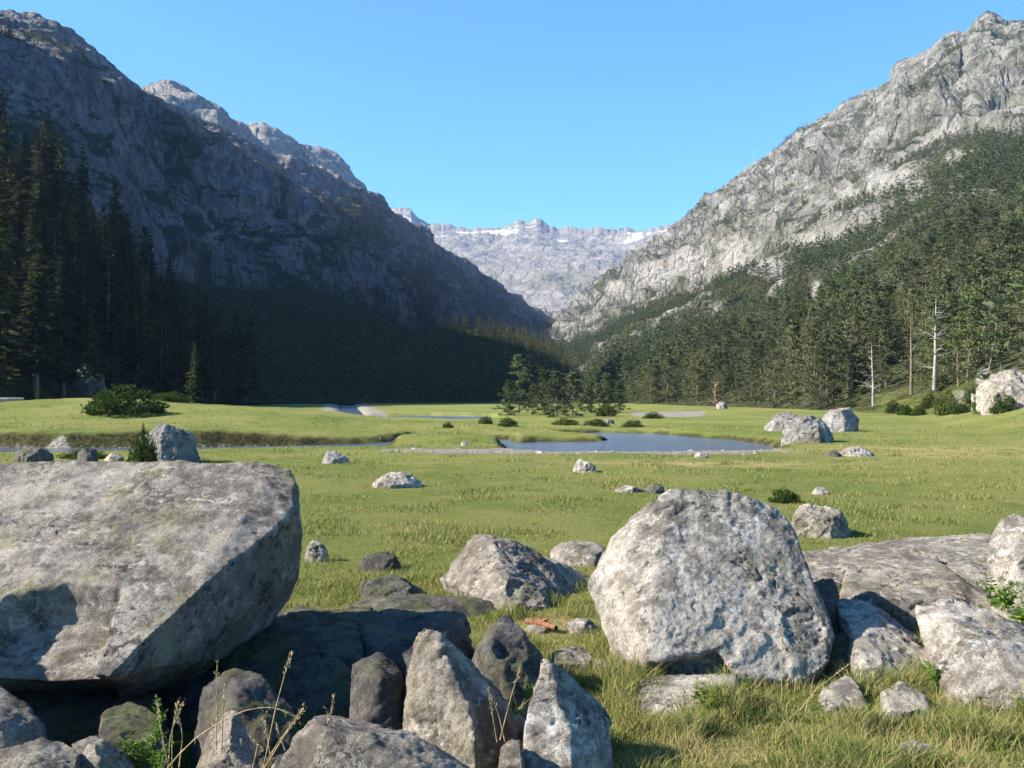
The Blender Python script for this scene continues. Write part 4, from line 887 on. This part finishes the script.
loose(900, 952, 748, 768, "low grey stone in the grass at the bottom right edge", 'rock', 58, name="rock", cat="rock")
loose(716, 730, 396, 404, "pale rock above the meadow at the foot of the right forest", 'rock_pale', 59, name="rock", cat="rock", d=190)
for (u, v, w_, h_, lb) in ((1012, 424, 70, 56, "pale broken outcrop at the right edge below the pines"), (985, 420, 24, 34, "narrow pale crag left of the broken outcrop at the right edge"), (955, 412, 18, 18, "small pale crag among shrubs at the foot of the right slope")):
    q = surf_at(GR, u, v); r_ = np.random.default_rng(u); W_ = w_ / F * q[1]; h = h_ / F * q[1]; pts = []
    for i in range(24):
        a = i * 2.4; t_ = r_.uniform(0, 1); k_ = (1 - .5 * t_ ** 1.5); pts.append((q[0] + W_ / 2 * k_ * math.cos(a), q[1] + .5 * W_ * k_ * math.sin(a) + t_ * h * .5, q[2] - 1 + (h + 1) * t_))
    rock(lb, [pts], 'rock', W_ / 44, .09 * W_ * .6, u, name="outcrop", cat="rock outcrop", smooth=1)
# small stones along the shore of the pool
r_ = np.random.default_rng(77); sp = np.array(spit)
n_ = 0; base_me = []
for k_ in range(4):
    bm = hull_bm([tuple(v_ / np.linalg.norm(v_) * np.array([1, .8, .5]) * r_.uniform(.8, 1.1)) for v_ in r_.normal(size=(16, 3))]); me = bm_me(bm, "stone"); me.materials.append(M['gravel']); base_me.append(me)
while n_ < 80:
    i = r_.integers(3, 8) if False else 0
    u, v = r_.uniform(375, 800), r_.uniform(450, 459)
    x, y = on_plane(u, v, -.1)
    if sdf_poly(np.array([x]), np.array([y]), spit)[0] < -.3: continue
    s_ = r_.uniform(.04, .11) * (1.8 if r_.uniform() < .12 else 1)
    o = link("shore_stone", base_me[n_ % 4], None, (x, y, gz(x, y)), (0, 0, r_.uniform(0, 6)), (s_ * 1.4, s_, s_)); n_ += 1
    tag(o, "small pale stone on the gravel shore of the stream", "stone", "stones along the gravel shore")
# ------------------------------------------------------------------ bushes
def bush_mesh(seed, clumps=60, per=60, leaf=.09):
    r_ = np.random.default_rng(seed); C, N_ = [], []
    for i in range(clumps):
        a = r_.uniform(0, 6.28); q = math.sqrt(r_.uniform(0, 1)) * .88; c_ = np.array([q * math.cos(a), q * math.sin(a), (1 - q * q) * r_.uniform(.0, .85) + .06]); R2 = r_.uniform(.14, .3)
        g_ = r_.normal(size=(per, 3)); g_ /= np.linalg.norm(g_, axis=1)[:, None]; C.append(c_ + g_ * R2 * r_.uniform(.5, 1.05, (per, 1)) * np.array([1.1, 1.1, .8])); N_.append(g_ + np.array([0, 0, .5]))
    C = np.concatenate(C); N_ = unit(np.concatenate(N_)); k_ = C[:, 2] > -.02; C, N_ = C[k_], N_[k_]
    sd_ = unit(np.cross(N_, r_.normal(size=N_.shape))); n = len(C)
    V, Fq = kites(C, unit(N_ + .5 * r_.normal(size=N_.shape)), sd_, r_.uniform(.7, 1.5, n) * leaf, r_.uniform(.5, .9, n) * leaf, 0)
    T = Geo()
    for i in range(7):
        a = i * .9 + r_.uniform(0, .5); tube(T, [(0, 0, -.05), (.25 * math.cos(a), .25 * math.sin(a), .22), (.6 * math.cos(a), .6 * math.sin(a), .5)], [.03, .02, .008], 4)
    return mesh_np("foliage", V, Fq, M['bush']), mesh_np("stem", *T.arrays(), M['bark_fir'])
BU = [bush_mesh(90 + k) for k in range(3)]
def bush(u0, u1, vt, vb, label, k=0, d=None, group=None, z=None, name="bush"):
    if d is None:
        zz = 0
        for _ in range(6): d = (CH - zz) * F / (vb - HOR); zz = gz((.5 * (u0 + u1) - 512) / F * d, d)
    x = (.5 * (u0 + u1) - 512) / F * d; w = (u1 - u0) / F * d / 2; h = (vb - vt) / F * d
    e = link(name, None, None, (x, d, gz(x, d) if z is None else z), (0, 0, k * 1.3), (w * .95, w * .95, h)); tag(e, label, "bush", group)
    link("foliage", BU[k % 3][0], e); link("stem", BU[k % 3][1], e); return e
bush(84, 166, 389, 420, "big dark spreading bush on the crest of the left terrace", 0, d=79)
bush(150, 190, 400, 411, "low pale scrub right of the big dark bush", 1, d=92)
bush(128, 160, 428, 466, "green bush growing against the left side of the stream boulder", 1, d=36)
bush(768, 800, 487, 502, "small dark green bush in the meadow behind the big pale boulder", 2)
for i, (a, b, t_, q, lb) in enumerate([(442, 454, 421, 427, "low round bush nearest the far water"), (478, 494, 415, 424, "round green bush at the left foot of the middle pines"), (497, 518, 415, 425, "larger round bush below the bare-stemmed pine"),
        (550, 580, 418, 425, "low wide bush below the broad sunlit pine"), (582, 610, 418, 426, "low bush left of the small grey meadow rock"), 
        (622, 645, 419, 427, "low bush right of the small grey meadow rock"), (642, 664, 422, 429, "low green bush nearest the pool's far corner"), (595, 618, 402, 416, "taller dark shrub on the grassy mound right of the middle pines"), (160, 190, 447, 460, "low scrub on the near bank beside the stream boulder"), (60, 110, 449, 458, "low green scrub on the near bank left of the stream boulder")]):
    bush(a, b, t_, q, lb, i, group="low bushes in the meadow")
for i, (u, v, w_, h_) in enumerate([(948, 425, 30, 26), (985, 428, 26, 30), (905, 420, 16, 14), (918, 427, 18, 12), (975, 405, 24, 24), (1005, 432, 30, 20), (893, 412, 16, 14), (962, 432, 20, 12), (850, 408, 18, 10), (930, 408, 20, 16)]):
    q = surf_at(GR, u, v); d = q[1]
    bush(u - w_ / 2, u + w_ / 2, v - h_, v, ["shrub at the foot of the right slope below the bleached dead tree", "shrub growing beside the pale outcrop at the right edge"][u > 940], i, d=d, z=max(q[2], gz(q[0], d)) - .1, group="shrubs at the foot of the right slope")
# small sapling on the stream boulder
e = plant(FIR[1], P(143, 446, 36.2), 0.85 / 24, "tiny conifer sapling standing up out of the stream boulder's bush", "saplings", wide=1.7)

# ------------------------------------------------------------------ grass
def blades(name, x, y, h, w, seg, bend, mat, seed, tmin=0.0):
    r_ = np.random.default_rng(seed); n = len(x); z = gh(x, y); a = r_.uniform(0, 2 * math.pi, n)
    da = r_.uniform(0, 2 * math.pi, n); bx, by = np.cos(da) * bend * h, np.sin(da) * bend * h
    cx, cy = np.cos(a) * w / 2, np.sin(a) * w / 2; z = z - .02
    if seg == 1:
        V = np.stack([np.stack([x - cx, y - cy, z], 1), np.stack([x + cx, y + cy, z], 1), np.stack([x + bx, y + by, z + h], 1)], 1).reshape(-1, 3); Fq = np.arange(3 * n).reshape(n, 3); m = 3
        me = mesh_np(name, V, Fq, mat, False, dict(tint=np.repeat(r_.uniform(tmin, 1, n), 3)))
    else:
        mx_, my_ = x + bx * .3, y + by * .3
        V = np.stack([np.stack([x - cx, y - cy, z], 1), np.stack([x + cx, y + cy, z], 1), np.stack([mx_ + cx * .75, my_ + cy * .75, z + h * .6], 1), np.stack([mx_ - cx * .75, my_ - cy * .75, z + h * .6], 1),
                      np.stack([x + bx, y + by, z + h], 1)], 1).reshape(-1, 3)
        b = np.arange(n)[:, None] * 5
        Fq = np.concatenate([b + np.array([0, 1, 2]), b + np.array([0, 2, 3]), b + np.array([3, 2, 4])])
        me = mesh_np(name, V, Fq, mat, False, dict(tint=np.repeat(r_.uniform(tmin, 1, n), 5)))
    return link(name, me)
r_ = np.random.default_rng(5)
n = 210000; v = r_.uniform(560, 800, n); u = r_.uniform(-60, 1090, n); d = CH * F / (v - HOR); x = (u - 512) / F * d; y = d
tuft = fbm(np.stack([x, y, 0 * x], 1) * 1.5 + 3, 3); bare = np.zeros(n)
for (cu, cv, a, b) in ((725, 758, .35, .25), (655, 712, .25, .3), (420, 600, 1.1, .5), (545, 628, .6, .35)):
    cx, cy = on_plane(cu, cv); bare = np.maximum(bare, np.exp(-((x - cx) / a) ** 2 - ((y - cy) / b) ** 2))
left = sstep(330, 180, u) * sstep(600, 640, v)
k = (r_.uniform(size=n) > bare * .85) & (r_.uniform(size=n) > left * .9); x, y, tuft = x[k], y[k], tuft[k]; n = len(x)
h = (.05 + .17 * sstep(-.15, .4, tuft)) * r_.uniform(.45, 1.25, n) * np.where(y > 10.5, .7, 1)
near = np.zeros(n)
for (a, b, c_, d2, zb) in ROCKS:
    if c_ > 17 or zb > .25 or b - a < .75: continue
    dx = np.maximum(np.maximum(a - x, x - b), 0); dy = np.maximum(np.maximum(c_ - y, y - d2), 0); near = np.maximum(near, 1 - np.hypot(dx, dy) / .4)
h = h * (1 + .22 * np.clip(near, 0, 1)) + .012 * np.clip(near, 0, 1)
o = blades("tall_grass", x, y, h, r_.uniform(.005, .011, n), 2, r_.uniform(.2, .9, n), M['grass'], 1); tag(o, "long yellow-green grass growing round the foreground rocks", "grass", kind='stuff')
n = 26000; v = r_.uniform(655, 790, n); u = r_.uniform(540, 1080, n); d = CH * F / (v - HOR); x = (u - 512) / F * d; y = d
tf = fbm(np.stack([x, y, 0 * x], 1) * 2.1 + 13, 3); k = (tf > .08) & (r_.uniform(size=n) < np.interp(u, [540, 800, 1080], [1, .8, .35])); x, y = x[k], y[k]; n = len(x)
o = blades("straw_grass", x, y, r_.uniform(.07, .21, n), r_.uniform(.004, .008, n), 2, r_.uniform(.2, .9, n), M['grass'], 9, .72); tag(o, "straw coloured grass tufts at the lower right in front of the big pale boulder", "grass", kind='stuff')
n = 260000; v = HOR + 30 + (r_.uniform(0, 1, n) ** .85) * 185; u = r_.uniform(-40, 1064, n); d = CH * F / (v - HOR); x = (u - 512) / F * d; y = d
k = np.ones(n, bool)
for pl in (stream_l, pool): k &= sdf_poly(x, y, pl) < -.35
for pl in (spit, bed): k &= sdf_poly(x, y, pl) < .1
x, y = x[k], y[k]; n = len(x); tuft = fbm(np.stack([x, y, 0 * x], 1) * .45 + 3, 4)
h = (.025 + .075 * sstep(-.1, .4, tuft)) * r_.uniform(.5, 1.3, n) * (1 + y / 60)
o = blades("meadow_grass", x, y, h, r_.uniform(.008, .018, n) * (.6 + y / 18), 1, r_.uniform(.2, .8, n), M['grass'], 2); tag(o, "short grazed grass covering the open meadow", "grass", kind='stuff')

# ------------------------------------------------------------------ single plants in front
def stalks(label, spots, seed):
    r_ = np.random.default_rng(seed); u, v, d = spots[0][0]
    b0 = np.array(P(u, v, d)); e = link("dry_grass_tuft", None, None, b0); tag(e, label, "dry grass")
    for pts in spots:
        W_ = np.array([P(*q) for q in pts]) - b0; T = Geo(); m = len(W_)
        tt = np.linspace(0, m - 1, 12); S_ = np.stack([np.interp(tt, range(m), W_[:, k_]) for k_ in range(3)], 1)
        S_[1:-1] = (S_[:-2] + S_[1:-1] * 2 + S_[2:]) / 4
        tube(T, S_, list(np.linspace(.0038, .0016, 12)), 5)
        st = link("stalk", mesh_np("stalk", *T.arrays(), M['straw'], True), e)
        tip, dv = S_[-1], unit((S_[-1] - S_[-3])[None])[0]; C = []; n_ = 34
        f = r_.uniform(-.11, .02, n_); C = tip + dv * f[:, None] + r_.normal(size=(n_, 3)) * .006
        V, Fq = kites(C, unit(dv + r_.normal(size=(n_, 3)) * .35), unit(r_.normal(size=(n_, 3))), np.full(n_, .020), np.full(n_, .006), 0)
        link("seed_head", mesh_np("seed_head", V, Fq, M['straw']), st)
stalks("tuft of dry grass stalks with seed heads at the bottom left", [[(170, 775, 5.3), (160, 725, 5.3), (157, 700, 5.35)], [(172, 775, 5.3), (172, 730, 5.25), (178, 702, 5.2)], [(178, 775, 5.3), (183, 735, 5.3), (176, 706, 5.3)],
       [(168, 775, 5.35), (170, 735, 5.4), (182, 705, 5.4)], [(216, 750, 5.5), (217, 700, 5.5), (217, 662, 5.5)], [(222, 750, 5.5), (223, 710, 5.5), (224, 688, 5.5)], [(150, 790, 5.0), (190, 740, 5.0), (240, 710, 5.0), (275, 706, 5.0), (296, 718, 5.0)], [(190, 790, 5.2), (205, 745, 5.2), (218, 715, 5.2)]], 3)
stalks("thin dry grass stalks in front of the dark rock left of the pale bottom rock", [[(262, 775, 5.3), (275, 710, 5.3), (290, 655, 5.35)], [(258, 778, 5.2), (285, 735, 5.2), (304, 708, 5.2)], [(255, 778, 5.3), (280, 740, 5.3), (300, 712, 5.3)], [(272, 770, 5.4), (268, 740, 5.4), (263, 716, 5.4)], [(250, 778, 5.2), (258, 745, 5.2), (248, 735, 5.2)], [(285, 750, 5.5), (276, 725, 5.5)]], 4)
stalks("single dry grass stalk leaning by the pale bottom rock", [[(322, 740, 5.0), (330, 715, 5.0), (334, 698, 5.0)], [(330, 740, 5.0), (335, 725, 5.0), (327, 712, 5.0)]], 5)
stalks("thin grass stalks rising right of the upright pointed stone", [[(500, 740, 6.6), (510, 700, 6.6), (520, 668, 6.6)], [(497, 742, 6.6), (490, 700, 6.6)], [(505, 742, 6.6), (498, 712, 6.6), (488, 690, 6.6)]], 6)
stalks("curved dry stalk arching in the gap right of the big pale boulder", [[(800, 710, 7.9), (815, 690, 7.9), (848, 665, 7.9)], [(782, 700, 8.2), (781, 660, 8.2), (783, 630, 8.2)]], 7)
def leafy(label, u, v, d, H_, n, seed, spread=.12, name="fern", cat="fern"):
    r_ = np.random.default_rng(seed); b = P(u, v, d); e = link(name, None, None, b); tag(e, label, cat)
    for i in range(n):
        a = r_.uniform(0, 6.28); l = H_ * r_.uniform(.7, 1.15); dx, dy = math.cos(a) * spread * r_.uniform(.2, 1.2), math.sin(a) * spread * r_.uniform(.2, 1.0)
        S_ = np.array([(dx * .2, dy * .2, 0), (dx * .5, dy * .5, l * .5), (dx, dy, l * .85), (dx * 1.5, dy * 1.5, l)]); T = Geo(); tube(T, S_, [.004, .003, .002, .001], 4)
        st = link("stem", mesh_np("stem", *T.arrays(), M['fern'], True), e); m = 22; f = np.repeat(np.linspace(.15, 1, m // 2), 2) * 3
        c_ = np.stack([np.interp(f, range(4), S_[:, k_]) for k_ in range(3)], 1); sg_ = np.tile([1, -1], m // 2); ph = a + math.pi / 2 + r_.uniform(-.3, .3)
        sd_ = np.stack([np.cos(ph) * sg_, np.sin(ph) * sg_, r_.uniform(-.1, .4, m)], 1) + r_.normal(size=(m, 3)) * .25; ln = (.075 * H_ / .25) * (1.1 - f / 3.6) * r_.uniform(.7, 1.2, m)
        V, Fq = kites(c_ + sd_ * ln[:, None] * .5, unit(sd_), unit(np.cross(sd_, r_.normal(size=(m, 3)))), ln, ln * .42, 0); link("leaf", mesh_np("leaf", V, Fq, M['fern']), st)
leafy("bright green fern at the bottom left beside the dry stalks", 140, 768, 5.4, .17, 10, 1)
leafy("small green fern right of the bright fern at the bottom left", 158, 772, 5.3, .12, 6, 2)
leafy("small weed with pale leaves standing before the huge slab's base", 155, 745, 5.8, .24, 3, 3, .05, "weed", "plant")
leafy("green nettle sprigs in front of the flat wedged stone", 704, 715, 8.0, .26, 5, 4, .1, "nettle", "plant")
leafy("second green nettle clump left of the flat stone's dark end", 716, 712, 8.0, .18, 3, 9, .08, "nettle", "plant")
leafy("green fern sprays between the two right-hand boulders at the edge", 1000, 610, 9.9, .30, 12, 5, .3)
leafy("green fern sprays hanging at the right edge under the tall boulder", 1022, 625, 9.7, .26, 9, 6, .25)
leafy("small green plant in the crack between the slanting slab and the lower right boulder", 935, 690, 8.7, .25, 6, 7, .1, "weed", "plant")
leafy("tiny green sprig beside the sharp-topped leaning stone", 527, 700, 7.4, .12, 4, 8, .05, "weed", "plant")
# rotten wood
T = Geo(); a, b = np.array(P(527, 634, 11.2)), np.array(P(556, 638, 10.9)); a[2] = .07; b[2] = .06
tube(T, [a, a * .6 + b * .4 + (0, 0, .02), b], [.035, .05, .03], 8); tube(T, [a * .6 + b * .4, a * .5 + b * .5 + (0.08, -.12, .10)], [.025, .01], 5)
o = link("rotten_log", mesh_np("rotten_log", *T.arrays(), M['rot'], True)); tag(o, "short reddish piece of rotten wood in the grass left of the big pale boulder", "log")
# fallen trunk at the edge of the left wood
T = Geo(); a, b = np.array(P(-20, 402, 118)), np.array(P(24, 399, 120)); tube(T, [a, (a + b) / 2 + (0, 0, .1), b], [.3, .25, .15], 7)
o = link("fallen_trunk", mesh_np("fallen_trunk", *T.arrays(), M['dead'], True)); tag(o, "pale fallen trunk lying at the left edge above the terrace", "log")

# ------------------------------------------------------------------ the air
bm = bmesh.new(); bmesh.ops.create_cube(bm, size=1.0)
zt = 1450; zb = -14
bmesh.ops.scale(bm, vec=(9000, 9700, zt - zb), verts=bm.verts); bmesh.ops.translate(bm, vec=(0, 4300, (zt + zb) / 2), verts=bm.verts)
t = NT("valley air"); pv_ = t.n("ShaderNodeVolumePrincipled"); pv_.inputs["Color"].default_value = (.36, .56, 1.0, 1); pv_.inputs["Density"].default_value = HAZE; pv_.inputs["Anisotropy"].default_value = .2
t.l(pv_.outputs[0], t.out.inputs["Volume"])
me = bm_me(bm, "haze"); me.materials.append(t.m); o = link("haze", me); tag(o, "thin blue mountain air filling the valley", "haze", kind='stuff')
